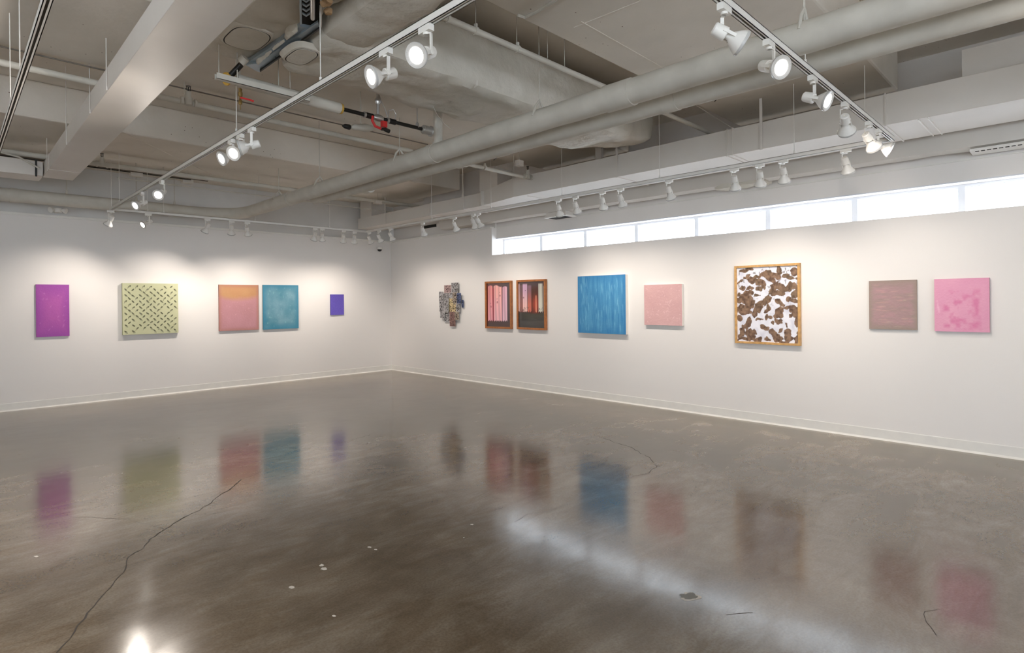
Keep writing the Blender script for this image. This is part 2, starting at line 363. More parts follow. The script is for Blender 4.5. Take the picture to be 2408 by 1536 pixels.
def strokes(u, v, seed, n, col_, base, lu, lv, ang=0.0, aj=0.3, alpha=0.6, box=(0.05, 0.95, 0.05, 0.95), asp=1.0):
    r = np.random.default_rng(seed); out = base
    for k in range(n):
        cu, cv = r.uniform(box[0], box[1]), r.uniform(box[2], box[3]); a = ang + r.uniform(-aj, aj); L = lu * r.uniform(0.4, 1.4); Wd = lv * r.uniform(0.6, 1.4)
        du, dv = (u - cu) * asp, v - cv; p = (du * math.cos(a) + dv * math.sin(a)) / L; q = (-du * math.sin(a) + dv * math.cos(a)) / Wd
        t = np.clip(1.15 - (np.abs(p) ** 3 + np.abs(q) ** 2), 0, 1) * alpha * r.uniform(0.4, 1)
        out = lerp(out, np.broadcast_to(col_, out.shape), t)
    return out
def const(u, c): return np.broadcast_to(lin(c), u.shape + (3,)).copy()
def edge(u, v, w=0.06): return np.clip(np.minimum(np.minimum(u, 1 - u), np.minimum(v, 1 - v)) / w, 0, 1)
def a_purple(u, v):
    c = lerp(const(u, (156, 74, 162)), const(u, (182, 92, 170)), np.clip(edge(u, v, .35) * 1.1 * (0.6 + .6 * fbm(u, v, 3, 1)), 0, 1))
    return strokes(u, v, 3, 16, lin((215, 140, 205)), c, .035, .012, 0.3, .8, .5)
def a_green(u, v): return lerp(const(u, (186, 188, 150)), const(u, (204, 204, 168)), fbm(u, v, 4, 2))
def a_orange(u, v):
    t = np.clip((v - 0.62 - 0.10 * (0.5 - np.abs(u - .45)) * -1 - 0.10 * fbm(u, v, 3, 5)) * 9, 0, 1)
    low = lerp(const(u, (184, 132, 136)), const(u, (200, 146, 156)), fbm(u, v, 4, 6)); top = lerp(const(u, (184, 132, 94)), const(u, (196, 152, 108)), fbm(u, v * 2, 3, 7))
    c = lerp(low, top, t); c = lerp(const(u, (172, 118, 104)), c, np.clip(edge(u, v, .12) + .25, 0, 1)); return strokes(u, v, 8, 40, lin((226, 170, 180)), c, .012, .006, 0, 2, .6, (.05, .9, .35, .62))
def a_teal(u, v):
    c = lerp(const(u, (70, 132, 150)), const(u, (118, 160, 176)), np.clip(fbm(u, v * 1.3, 4, 9) * 1.6 - .3, 0, 1)); c = lerp(const(u, (62, 132, 160)), c, edge(u, v, .14))
    return strokes(u, v, 10, 40, lin((140, 190, 195)), c, .02, .015, 0, 2, .5)
def a_violet(u, v):
    g = np.sin(u * 60 + 3 * fbm(u, v, 5, 12)) * np.sin(v * 90 + 4 * fbm(u, v, 5, 13)); c = lerp(const(u, (70, 56, 140)), const(u, (100, 84, 184)), np.clip(.4 + .5 * (1 - v) + .2 * fbm(u, v, 4, 14), 0, 1))
    return lerp(c, const(u, (150, 135, 215)), np.clip(g * 1.4 - .5, 0, 1) * .7)
def a_blue(u, v):
    c = lerp(const(u, (52, 122, 176)), const(u, (92, 160, 198)), np.clip(fbm(u * 14, v * 1.2, 3, 15) * 1.3 - .15, 0, 1) * np.clip(edge(u, v, .25) + .35, 0, 1))
    return strokes(u, v, 16, 75, lin((140, 200, 222)), c, .085, .007, math.pi / 2, .12, .5)
def a_rose(u, v):
    c = lerp(const(u, (204, 160, 160)), const(u, (220, 178, 176)), fbm(u, v, 4, 17)); return strokes(u, v, 18, 60, lin((240, 206, 206)), c, .04, .009, 0.6, 2.5, .6)
def a_mauve(u, v):
    c = lerp(const(u, (158, 136, 132)), const(u, (176, 140, 144)), np.clip(fbm(u * 1.4, v * 6, 3, 19) * 1.5 - .25, 0, 1)); c = lerp(const(u, (152, 136, 126)), c, edge(u, v, .12))
    c = strokes(u, v, 20, 34, lin((200, 156, 150)), c, .085, .011, 0, .05, .55, (.08, .92, .08, .92)); return strokes(u, v, 21, 12, lin((188, 172, 150)), c, .08, .012, 0, .04, .6)
def a_pink(u, v):
    c = lerp(const(u, (222, 152, 182)), const(u, (230, 168, 190)), fbm(u, v, 3, 22)); f = np.clip(fbm(u, v, 9, 23, 3) * 3.4 - 1.4, 0, 1) * np.clip(edge((u - .12) / .76, v / .82, .12), 0, 1)
    c = lerp(c, const(u, (214, 120, 160)), f * .8); return strokes(u, v, 24, 5, lin((240, 190, 210)), c, .06, .015, 1.5, .2, .6, (.05, .09, .4, .65))
def canvas(name, side, c, z0, w, h, d, fn, label, nu, nv, sidecol, bump=0.15):
    o = wall_thing(name, side, c, z0, label, 'painting')
    m = MB(); m.add([(-w / 2, -.003, 0), (w / 2, -.003, 0), (w / 2, -.003, h), (-w / 2, -.003, h), (-w / 2, -d, 0), (w / 2, -d, 0), (w / 2, -d, h), (-w / 2, -d, h)],
                    [(0, 1, 5, 4), (2, 3, 7, 6), (1, 2, 6, 5), (3, 0, 4, 7), (1, 0, 3, 2)])
    m.build('canvas_edge', sidecol, o)
    paint_plane(o, w, h, -d, nu, nv, fn, 'painted_face', art_mat(name + '_paint', .6, bump, 45))
    return o
side_white = mat('primed_canvas_edge', (0.80, 0.76, 0.70), .7)
def sc_(name, c): return mat(name, S(*c), .7)
canvas('purple_painting', 'L', 1.17, 1.09, .405, .81, .03, a_purple, 'tall narrow plain purple canvas, leftmost on the left wall', 40, 70, sc_('edge_purple', (150, 80, 130)))
gp = canvas('green_relief', 'L', 2.485, 1.07, .825, .865, .06, a_green, 'square sage green panel covered with small cut leaf shapes, on the left wall', 20, 20, sc_('edge_green', (170, 172, 138)), .03)
canvas('orange_pink_painting', 'L', 3.935, 1.065, .715, .865, .035, a_orange, 'dusty pink canvas with an orange upper band, left of the teal canvas', 70, 80, sc_('edge_orange', (160, 110, 95)))
canvas('teal_painting', 'L', 4.735, 1.06, .71, .875, .035, a_teal, 'mottled teal canvas hung right beside the orange and pink one', 70, 80, sc_('edge_teal', (80, 120, 130)))
canvas('violet_painting', 'L', 5.952, 1.31, .31, .44, .025, a_violet, 'smallest painting, dark violet blue with tiny dots, nearest the room corner on the left wall', 60, 80, sc_('edge_violet', (70, 60, 120)))
canvas('blue_painting', 'R', 5.323, 1.05, .915, .91, .06, a_blue, 'square bright blue canvas with vertical pale streaks and a white edge', 130, 90, side_white)
canvas('rose_painting', 'R', 4.248, 1.205, .605, .585, .05, a_rose, 'pale dusty rose canvas with light brush marks, between the blue canvas and the snow photograph', 80, 80, side_white)
canvas('mauve_painting', 'R', 1.463, 1.225, .44, .535, .03, a_mauve, 'grey mauve canvas with horizontal strokes, left of the bright pink canvas', 60, 90, sc_('edge_mauve', (150, 135, 125)))
canvas('pink_painting', 'R', 0.87, 1.22, .44, .54, .045, a_pink, 'bright pink canvas with darker blotches, rightmost on the window wall', 80, 80, sc_('edge_pink', (190, 140, 150)))
# leaves of the green panel
def leaf(m, cx, cz, L, Wd, a, y, lift=0.0):
    pts = []
    for t, s in ((-1, 0), (-.55, .8), (0, 1), (.55, .8), (1, 0), (.55, -.8), (0, -1), (-.55, -.8)):
        x, z = t * L / 2, s * Wd / 2; pts.append((cx + x * math.cos(a) - z * math.sin(a), y - (lift if s > 0 else 0), cz + x * math.sin(a) + z * math.cos(a)))
    m.add(pts, [tuple(range(8))])
dk = MB(); lt = MB(); rr = random.Random(4)
for i in range(15):
    for j in range(16):
        if (i + j) % 2 or rr.random() < .1: continue
        cx, cz = -.365 + i * .052 + rr.uniform(-.004, .004), .05 + j * .0505 + rr.uniform(-.004, .004)
        a = (-1 if (i % 2 == 0) == (rr.random() < .85) else 1) * rr.uniform(.65, .9)
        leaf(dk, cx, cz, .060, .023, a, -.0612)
        if rr.random() < .7: leaf(lt, cx - .018 * math.copysign(1, a) * .6, cz - .016, .046, .012, a + .25, -.0614, .012)
        else: leaf(lt, cx + .02, cz + .012, .01, .01, 0, -.0614, .002)
tag(dk.build('leaf_hole_shade', mat('leaf_shadow', S(98, 100, 78), .7), gp), 'flat dark leaf shapes, painted shade of the cut openings', kind='stuff')  # flat leaves, dark colour stands in for shade inside the cuts
tag(lt.build('leaf_flap', mat('leaf_flap', S(226, 226, 200), .6), gp), 'pale curled leaf flaps', kind='stuff')
# framed photographs
def wood(name, c): return mat(name, S(*c), .45, var=S(*[int(v * .86) for v in c])[:3], vscale=18)
def framed(name, side, c, z0, w, h, fw, d, fn, nu, nv, wm, label, cat='picture'):
    o = wall_thing(name, side, c, z0, label, cat)
    for nm, a, b in (('frame_rail', (-w / 2, -d, 0), (w / 2, -.002, fw)), ('frame_rail', (-w / 2, -d, h - fw), (w / 2, -.002, h)), ('frame_stile', (-w / 2, -d, fw), (-w / 2 + fw, -.002, h - fw)), ('frame_stile', (w / 2 - fw, -d, fw), (w / 2, -.002, h - fw))):
        MB().box(a, b).build(nm, wm, o, bevel=.0015)
    p = paint_plane(o, w - 2 * fw, h - 2 * fw, 0, nu, nv, fn, 'photograph', art_mat(name + '_print', .35, 0, coat=1.0)); p.location = (0, -d + .022, fw)
    MB().box((-w / 2 + fw, -d + .024, fw), (w / 2 - fw, -.001, h - fw)).build('backing', M['shadow'], o)
    return o
def smooth(a, b, x): t = np.clip((x - a) / (b - a), 0, 1); return t * t * (3 - 2 * t)
def band(x, a, b, s=.008): return smooth(a - s, a + s, x) * (1 - smooth(b - s, b + s, x))
def star(c, u, v, cu, cv, r, colr):
    du, dv = (u - cu) * .78, v - cv; rad = np.sqrt(du ** 2 + dv ** 2); a = np.arctan2(dv, du)
    t = smooth(0, .012, r * (.55 + .45 * np.cos(5 * (a - math.pi / 2))) - rad + .004); return lerp(c, np.broadcast_to(lin(colr), c.shape), t)
def dot(c, u, v, cu, cv, r, colr):
    t = smooth(0, .006, r - np.sqrt(((u - cu) * .78) ** 2 + (v - cv) ** 2)); return lerp(c, np.broadcast_to(lin(colr), c.shape), t)
def a_curt1(u, v):
    bg = lerp(const(u, (92, 26, 20)), const(u, (60, 42, 48)), np.clip(u * 1.2, 0, 1)); bg = lerp(bg, const(u, (66, 42, 40)), 1 - smooth(.05, .18, v)); c = bg
    hem = .135 + .012 * np.sin(u * 70) + .006 * np.sin(u * 130)
    for a, b, top, ctop, cbot in ((.06, .25, .93, (226, 136, 134), (240, 168, 178)), (.30, .64, .93, (246, 176, 168), (246, 190, 200)), (.68, .86, .90, (220, 166, 186), (236, 196, 210))):
        a2 = a - .02 * (1 - v); fold = .5 + .5 * np.sin((u - a) * 42 + 2 * np.sin(v * 2)); cc = lerp(const(u, cbot), const(u, ctop), v); cc = cc * (0.74 + .3 * fold[..., None])
        tp = top + .02 * np.sin((u - a) * 16); t = band(u, a2, b) * smooth(hem - .008, hem + .008, v) * (1 - smooth(tp - .01, tp + .01, v)); c = lerp(c, cc, t)
    gap = band(u, .25, .31, .02) * band(v, .14, .9); c = lerp(c, const(u, (150, 40, 62)), gap * .8)
    for cu, cv in ((.565, .71), (.45, .56), (.18, .46)): c = star(c, u, v, cu, cv, .032, (120, 40, 52)); c = dot(c, u, v, cu - .01, cv + .075, .012, (90, 30, 45))
    return c
def a_curt2(u, v):
    c = lerp(const(u, (52, 48, 46)), const(u, (66, 62, 58)), band(u, .3, .95, .2) * band(v, .05, .3, .1)); c = lerp(c, const(u, (58, 34, 38)), smooth(.31, .33, v))
    c = lerp(c, lerp(const(u, (66, 18, 18)), const(u, (170, 62, 48)), np.exp(-((u - .66) / .12) ** 2) * np.exp(-((v - .5) / .16) ** 2)), band(u, .42, .8, .05) * band(v, .31, .9, .03))
    hem = .345 + .012 * np.sin(u * 80)
    for a, b, top, c1, c2 in ((-.02, .05, .96, (190, 160, 165), (232, 190, 180)), (.05, .17, .93, (96, 62, 70), (150, 90, 84)), (.17, .34, .95, (200, 160, 190), (244, 196, 190)), (.36, .5, .92, (124, 84, 104), (214, 110, 92)), (.66, .7, .7, (196, 90, 70), (236, 150, 120)), (.77, .92, .95, (196, 190, 178), (222, 220, 206)), (.96, 1.02, .9, (190, 170, 150), (220, 200, 180))):
        fold = .5 + .5 * np.sin((u - a) * 90); cc = lerp(const(u, c2), const(u, c1), smooth(.4, .9, v)) * (0.7 + .35 * fold[..., None]); t = band(u, a, b) * smooth(hem - .008, hem + .008, v) * (1 - smooth(top - .02, top + .02, v))
        c = lerp(c, cc, t)
    lace = band(v, .345, .45, .01) * np.clip(fbm(u * 3, v * 3, 14, 31, 2) * 5 - 2.7, 0, 1) * band(u, 0, .5) + band(v, .345, .45, .01) * np.clip(fbm(u * 3, v * 3, 14, 33, 2) * 5 - 2.7, 0, 1) * band(u, .77, .92); c = lerp(c, const(u, (90, 60, 60)), np.clip(lace, 0, 1) * .8)
    c = star(c, u, v, .2, .655, .03, (120, 70, 90)); return dot(c, u, v, .27, .81, .014, (90, 60, 80))
wood1 = wood('cherry_frame', (176, 112, 66)); wood2 = wood('oak_frame', (214, 168, 108))
framed('curtain_photo', 'R', 7.685, 1.06, .71, .885, .035, .05, a_curt1, 110, 120, wood1, 'wood framed photograph of three pink curtain panels with stars, next to the metal wall sculpture')
framed('dark_curtain_photo', 'R', 6.845, 1.065, .70, .88, .035, .05, a_curt2, 110, 120, wood1, 'wood framed photograph of dark curtains with a red glow and grey lower half')
ELL = [(.50,.90,.13,.05,.2),(.56,.83,.09,.05,-.6),(.72,.93,.07,.05,.8),(.66,.87,.1,.035,-.2),(.86,.84,.12,.025,-.35),(.30,.86,.2,.02,.1),(.15,.97,.13,.03,0),(.95,.92,.08,.05,.5),
 (.24,.83,.09,.045,.1),(.40,.80,.12,.045,-.35),(.20,.88,.05,.03,.3),(.46,.75,.05,.04,.9),(.37,.72,.06,.035,.3),(.23,.72,.06,.03,.3),(.22,.66,.07,.035,-.3),(.10,.73,.07,.03,.1),(.34,.62,.05,.03,.3),
 (.60,.71,.13,.06,.9),(.72,.72,.13,.055,-.4),(.66,.64,.14,.045,.1),(.83,.70,.09,.04,.2),(.93,.73,.09,.04,-.2),(.97,.65,.07,.05,.4),(.52,.58,.08,.06,.1),(.87,.57,.05,.03,.4),(.96,.55,.05,.03,0),
 (.70,.53,.09,.04,-.35),(.76,.50,.06,.03,-.3),(.12,.60,.1,.06,.3),(.22,.53,.09,.1,.6),(.08,.45,.1,.05,0),(.15,.40,.12,.04,.1),(.36,.45,.07,.12,-.65),(.31,.37,.06,.05,.2),(.43,.53,.06,.04,.5),
 (.52,.45,.03,.06,0),(.50,.42,.06,.03,.3),(.50,.34,.05,.05,0),(.57,.33,.05,.03,.1),(.71,.42,.06,.05,.3),(.69,.37,.07,.05,.4),(.70,.28,.05,.05,.1),(.87,.45,.09,.03,.1),(.93,.42,.08,.06,-.6),(.97,.37,.05,.05,0),(.88,.35,.03,.02,0),
 (.38,.30,.05,.015,.6),(.20,.25,.05,.09,-.3),(.13,.20,.04,.03,.5),(.04,.30,.05,.04,0),(.46,.19,.09,.035,-.3),(.08,.10,.05,.09,-.2),(.22,.09,.07,.1,-.3),(.16,.03,.15,.03,0),(.34,.02,.08,.04,.1),(.50,.04,.05,.03,-.3),(.58,.14,.05,.03,0),
 (.66,.07,.09,.09,.3),(.72,.02,.1,.03,0),(.72,.15,.03,.02,.3),(.84,.14,.05,.045,.2),(.83,.07,.06,.05,0),(.98,.08,.05,.09,0),(.99,.27,.03,.06,0),(.60,.25,.03,.02,.2),(.04,.82,.05,.02,0),(.03,.65,.04,.03,0),(.80,.22,.02,.03,.3),(.04,.56,.05,.05,0)]
def a_snow(u, v):
    U = u + .05 * (fbm(u, v, 9, 41) - .5) * 2; V = v + .04 * (fbm(u, v, 9, 43) - .5) * 2; f = np.full(u.shape, -9.0)
    for cu, cv, a, b, an in ELL:
        du, dv = (U - cu), (V - cv) * 1.2; p = (du * math.cos(an) + dv * math.sin(an)) / (a * .96); q = (-du * math.sin(an) + dv * math.cos(an)) / (b * 1.15 * .96); f = np.maximum(f, 1 - np.sqrt(p * p + q * q))
    f = f + 1.15 * (fbm(u, v, 16, 44, 4) - .5) + .07; t = smooth(-.04, .10, f)
    n1 = fbm(u, v, 30, 45, 3); br = lerp(const(u, (84, 62, 50)), const(u, (150, 120, 98)), np.clip(n1 * 1.6 - .3, 0, 1)); br = lerp(br, const(u, (104, 92, 70)), np.clip(fbm(u, v, 6, 46) * 2 - .9, 0, 1) * .8 * np.clip(v * 1.5 - .2, 0, 1))
    sn = lerp(const(u, (236, 236, 244)), const(u, (206, 206, 220)), np.clip(fbm(u, v, 12, 47) * 1.8 - .7, 0, 1)); tw = smooth(.62, .72, fbm(u, v, 26, 48, 3)) * np.clip(v * 1.6 - .5, 0, 1); sn = lerp(sn, const(u, (110, 104, 100)), tw * .8)
    return lerp(sn, br, t)
framed('snow_photo', 'R', 2.80, 1.0, .80, 1.0, .027, .05, a_snow, 200, 240, wood2, 'large light wood framed photograph of snow patches on brown ground')
# metal wall sculpture
sp = wall_thing('metal_wall_sculpture', 'R', 9.07, 1.06, 'silver and gold openwork metal sculpture of overlapping panels near the corner', 'sculpture')
mets = dict(s=mat('openwork_silver', S(205, 202, 202), .35, metal=.35), p=mat('openwork_rosy', S(214, 184, 180), .35, metal=.35), b=mat('openwork_blue', S(110, 122, 160), .35, metal=.35), g=mat('openwork_gold', S(250, 228, 180), .3, metal=.35), c=mat('openwork_copper', S(176, 138, 130), .35, metal=.35), w=mat('openwork_warm', S(204, 188, 170), .35, metal=.35))
backm = {k: mat('panel_back_' + k, S(*c), .5, metal=.3) for k, c in dict(s=(92, 88, 88), p=(96, 76, 74), b=(44, 50, 70), g=(96, 80, 56), c=(96, 74, 70), w=(86, 76, 68)).items()}
PAN = [(268, 250, 410, 395, 'p'), (410, 200, 545, 385, 's'), (185, 370, 272, 560, 's'), (270, 385, 440, 500, 's'), (440, 380, 530, 600, 'w'), (525, 400, 605, 592, 'b'), (598, 525, 637, 670, 'b'), (185, 560, 290, 748, 's'), (285, 500, 370, 765, 's'), (362, 490, 505, 755, 'g'), (500, 598, 580, 752, 's'), (210, 745, 300, 870, 's'), (268, 752, 385, 940, 's'), (380, 750, 490, 1025, 'c'), (488, 752, 562, 905, 'w')]
for i, (x0, y0, x1, y1, k) in enumerate(PAN):
    c0 = onX(1010 + x0 / 8.03, 640 + y0 / 8.03, XW - .04); c1 = onX(1010 + x1 / 8.03, 640 + y1 / 8.03, XW - .04)
    a0, a1 = 9.07 - c0[1], 9.07 - c1[1]; z1, z0 = c0[2] - 1.06, c1[2] - 1.06; off = .03 + .012 * (i % 3)
    bk = MB(); m = MB(); cell = .019; nx, nz = max(3, int((a1 - a0) / cell)), max(4, int((z1 - z0) / cell))
    R2 = random.Random(100 + i); hole = set()
    m.box((a0, -off, z0), (a1, -off + .003, z0 + .004)).box((a0, -off, z1 - .004), (a1, -off + .003, z1)).box((a0, -off, z0), (a0 + .004, -off + .003, z1)).box((a1 - .004, -off, z0), (a1, -off + .003, z1))
    for ix in range(nx):
        for iz in range(nz):
            cx, cz = a0 + (ix + .5) * (a1 - a0) / nx, z0 + (iz + .5) * (z1 - z0) / nz
            if R2.random() < .78:
                a = R2.uniform(0, math.pi); L, Wd = cell * R2.uniform(.5, .85), cell * R2.uniform(.16, .34); ty = R2.uniform(-.004, .004); ca, sa = math.cos(a), math.sin(a)
                q = [(cx + s * L * ca - t * Wd * sa, -off - .002 + s * ty, cz + s * L * sa + t * Wd * ca) for s, t in ((-1, -1), (1, -1), (1, 1), (-1, 1))]
                m.add(q, [(0, 1, 2, 3)])
    pn = m.build('panel', mets[k], sp)
    bk.box((a0 + .004, -off + .004, z0 + .004), (a1 - .004, -off + .007, z1 - .004)).build('backing', backm[k], pn)
for zz in (.25, .6): MB().tube((0, -.035, zz), (0, 0, zz), .012).build('standoff', M['silver'], sp)

# ---------------------------------------------------------------- track lighting
TZ = 3.0
rails = {'back': ((1.74, 10.2), (6.02, 10.2)), 'left': ((1.74, -2.0), (1.74, 10.163)), 'window': ((6.02, 1.237), (6.02, 10.163)), 'near': ((1.78, 1.2), (6.02, 1.2)), 'far_left': ((.34, -1.5), (.34, 9.4))}
RL = {'back': 'white track rail running along the left picture wall', 'left': 'long white track rail crossing the upper left, carrying glowing lamps', 'window': 'white track rail running beside the window wall', 'near': 'white track rail with big glowing lamps at upper right', 'far_left': 'white track rail without lamps at the far upper left'}
def rod_to(m, x, y, z0, z1, r=.004): m.tube((x, y, z0), (x, y, z1), r, 6)
def ceil_z(x, y):
    for y0, y1, z in ((-3.6, -0.6, BZ), (1.34, 3.0, BZ), (4.62, 6.22, BZ), (8.44, 10.13, BZ), (10.13, 12, BZ + .06)):
        if y0 <= y <= y1 and x < 7.0: return z
    return CZ
RODS = {'back': [263, 348, 386, 601, 776], 'left': [282, 559, 758, 1110], 'window': [1016, 1156, 1323, 1553, 1870, 2037], 'near': [1898], 'far_left': [28, 51]}
for k, (a, b) in rails.items():
    o = empty('track_rail', (a[0], a[1], TZ)); tag(o, RL[k], 'track rail')
    m = MB(); w = .0175; hgt = .02
    if a[1] == b[1]:
        for s in (-1, 1): m.box((a[0] - w, a[1] + s * w, TZ - hgt), (b[0] + w, a[1] + s * (w - .004), TZ + hgt))
        for s in (-1, 1): m.box((a[0] - w, a[1] + s * w, TZ - hgt), (b[0] + w, a[1] + s * .006, TZ - hgt + .003))
        m.box((a[0] - w, a[1] - w, TZ + hgt - .004), (b[0] + w, a[1] + w, TZ + hgt)); g = MB().box((a[0], a[1] - w + .005, TZ + .002), (b[0], a[1] + w - .005, TZ + .006))
    else:
        for s in (-1, 1): m.box((a[0] + s * w, a[1] - w, TZ - hgt), (a[0] + s * (w - .004), b[1] + w, TZ + hgt))
        for s in (-1, 1): m.box((a[0] + s * w, a[1] - w, TZ - hgt), (a[0] + s * .006, b[1] + w, TZ - hgt + .003))
        m.box((a[0] - w, a[1] - w, TZ + hgt - .004), (a[0] + w, b[1] + w, TZ + hgt)); g = MB().box((a[0] - w + .005, a[1], TZ + .002), (a[0] + w - .005, b[1], TZ + .006))
    inv = Matrix.Translation(o.location).inverted()
    def ch(mm, nm, mt):
        q = mm.build(nm, mt, o); q.matrix_parent_inverse = inv; return q
    ch(m, 'channel', M['white']); ch(g, 'contact_slot', M['slot'])
    for px in RODS[k]:
        if a[1] == b[1]: x, y = xat_X(px, a[1]), a[1]
        else: x, y = a[0], xat_Y(px, a[0])
        ch(MB().tube((x, y, TZ + hgt), (x, y, ceil_z(x, y) + .01), .0032, 6).tube((x, y, TZ + hgt), (x, y, TZ + hgt + .03), .009, 8), 'hanger_rod', M['white'])

def lamp_parts():
    P = {}
    P['adapter'] = MB().box((-.05, -.016, -.045), (.05, .016, -.005)).lathe((0, 0, -.05), (0, 0, -1), [(-.006, .02), (.012, .018)], 14)
    P['arm'] = MB().box((-.004, .026, -.165), (.004 + .012, .034, -.055)).box((-.012, -.0, -.062), (.012, .034, -.055))
    return P
lampmesh = {}
def mk(name, m, mt, smooth=True):
    me = bpy.data.meshes.new(name); me.from_pydata(m.v, [], m.f); me.update(); me.materials.append(mt)
    if smooth:
        me.polygons.foreach_set('use_smooth', [True] * len(me.polygons)); me.set_sharp_from_angle(angle=math.radians(40))
    lampmesh[name] = me
# head built along +Z of its own frame (Z = beam direction), pivot at the origin
mk('adapter', MB().box((-.045, -.017, -.052), (.045, .017, -.018)).lathe((0, 0, -.05), (0, 0, -1), [(0, .017), (.014, .017)], 14), M['white'], False)
mk('arm', MB().box((-.009, .028, -.17), (.009, .034, -.058)).box((-.009, -.006, -.064), (.009, .034, -.058)).lathe((0, .034, -.155), (0, 1, 0), [(0, .014), (.003, .013)], 14), M['white'])
mk('housing', MB().lathe((0, 0, 0), (0, 0, 1), [(-.062, .004), (-.062, .024), (-.056, .030), (.004, .034), (.008, .030), (.008, .019)], 22, cap=False), M['white'])
mk('reflector', MB().lathe((0, 0, 0), (0, 0, 1), [(-.002, .017), (.024, .018), (.034, .026), (.060, .046), (.082, .058), (.088, .061)], 28, cap=False), M['white'])
mk('yoke', MB().box((-.008, .030, -.012), (.008, .036, .06)).box((-.008, -.036, -.012), (.008, -.030, .06)).box((-.008, -.036, -.018), (.008, .036, -.012)), M['white'])
rim = MB().lathe((0, 0, 0), (0, 0, 1), [(.086, .061), (.098, .0625), (.101, .060), (.0970, .0405)], 32, cap=False)
for k in range(28):
    a = 2 * math.pi * k / 28; c, s_ = math.cos(a), math.sin(a)
    rim.add([(c * r_ - s_ * t_, s_ * r_ + c * t_, .1012) for r_, t_ in ((.049, -.0016), (.056, -.0016), (.056, .0016), (.049, .0016))], [(0, 1, 2, 3)])
mk('rim', rim, M['rim'])
mk('lens', MB().lathe((0, 0, 0), (0, 0, 1), [(.0965, .041), (.100, .033), (.102, .015), (.1025, .001)], 28), M['lens'])
def light_fixture(x, y, along, d, label, power=1.0, size=50, blend=.9):
    """adapter clipped to the rail, drop arm and head pointing along d"""
    th = empty('track_light', (x, y, TZ)); tag(th, label, 'track light', 'white track lights on the rails')
    yaw = 0 if along == 'x' else math.pi / 2
    d = Vector(d).normalized(); hd = Vector((d.x, d.y, 0))
    yaw_arm = math.atan2(hd.y, hd.x)
    def put(nm, mtx, parent=th):
        o = bpy.data.objects.new(nm, lampmesh[nm]); col.objects.link(o); o.parent = parent; o.matrix_local = mtx; return o
    put('adapter', Matrix.Rotation(yaw, 4, 'Z'))
    put('arm', Matrix.Rotation(yaw_arm, 4, 'Z'))
    zq = d; xq = Vector((-math.sin(yaw_arm), math.cos(yaw_arm), 0)); yq = zq.cross(xq)
    # head Y axis sideways so that the arm sits on its flank
    Hm = Matrix((( -yq.x, xq.x, zq.x, 0), (-yq.y, xq.y, zq.y, 0), (-yq.z, xq.z, zq.z, -.155), (0, 0, 0, 1)))
    hs = put('housing', Hm)
    put('yoke', Hm); put('reflector', Hm); rm = put('rim', Hm); put('lens', Hm)
    if power > 0:
        ld = bpy.data.lights.new('bulb_light', 'SPOT'); ld.energy = SPOT_W * power; ld.color = SPOT_COL; ld.spot_size = math.radians(size * 2); ld.spot_blend = blend; ld.shadow_soft_size = .035
        lo = bpy.data.objects.new('bulb_light', ld); col.objects.link(lo); lo.parent = th
        lo.matrix_local = Hm @ Matrix.Translation((0, 0, .112)) @ Matrix.Rotation(math.pi, 4, 'X')
    return th
ORD = ['first', 'second', 'third', 'fourth', 'fifth', 'sixth', 'seventh', 'eighth', 'ninth', 'tenth', 'eleventh', 'twelfth', 'thirteenth', 'fourteenth', 'fifteenth', 'sixteenth', 'seventeenth']
def aim(x, y, t): return (t[0] - x, t[1] - y, t[2] - .52 - (TZ - .155))
# along the left wall, counted from the left
back = [(261, (1.1, YW, 1.5), 1.8), (349, None, .7), (488, (2.4, YW, 1.5), 2.2), (545, (3.75, YW, 1.5), 1.6), (582, (4.6, YW, 1.5), 1.2), (741, (5.0, YW, 1.4), .7), (758, (5.6, YW, 1.4), .8), (808, (6.0, YW, 1.4), 1.0), (834, (6.3, YW, 1.2), .4)]
for i, (px, t, p) in enumerate(back):
    x = xat_X(px, 10.2); d = aim(x, 10.2, t) if t else (-.9, -.28, -.55)
    ex = '' if t else ', glowing'
    light_fixture(x, 10.2, 'x', d, 'white track light, %s from left on the left wall rail%s' % (ORD[i], ex), p, 48)
win = [(869, 10.5, .3), (892, 10.0, .4), (919, 9.55, .7), (995, 8.95, 1.1), (1070, 7.75, .9), (1114, 7.2, .7), (1126, 6.7, .7), (1315, 5.7, .8), (1355, 5.2, .8), (1418, 4.9, .7), (1461, 4.25, .9), (1575, 3.5, .5), (1729, 2.95, .75), (1789, 2.8, .75), (1844, 2.4, .65), (1991, 1.45, .75)]
for i, (px, ty, p) in enumerate(win):
    y = xat_Y(px, 6.02)
    light_fixture(6.02, y, 'y', aim(6.02, y, (XW, ty, 1.5)), 'white track light, %s from the room corner on the window-side rail' % ORD[i], p, 48)
left = [(1007, (-.84, -.28, -.46)), (912, (-.96, .12, -.38)), (595, (-.86, .42, -.3)), (568, (-.74, -.48, -.42)), (547, (-.96, -.10, -.46)), (382, (-.55, -.72, -.45)), (335, (-.90, -.35, -.5))]
LN = ['nearest and uppermost on the long left rail', 'second nearest on the long left rail, face turned left', 'right one of the middle cluster on the left rail', 'centre one of the middle cluster on the left rail', 'left one of the middle cluster on the left rail', 'glaring one near the far end of the left rail', 'last at the far end of the left rail']
for (px, d), lb in zip(left, LN):
    light_fixture(1.74, xat_Y(px, 1.74), 'y', d, 'white track light, ' + lb, 2.6, 60)
near = [(1709, (.62, -.62, -.48), 2.0), (1813, (-.42, -.80, -.42), 3.2), (1915, (-.02, -.90, -.42), 3.0), (1991, (.80, .12, -.50), .9), (2046, (.72, -.20, -.55), .9), (2068, (.22, -.86, -.46), 2.6)]
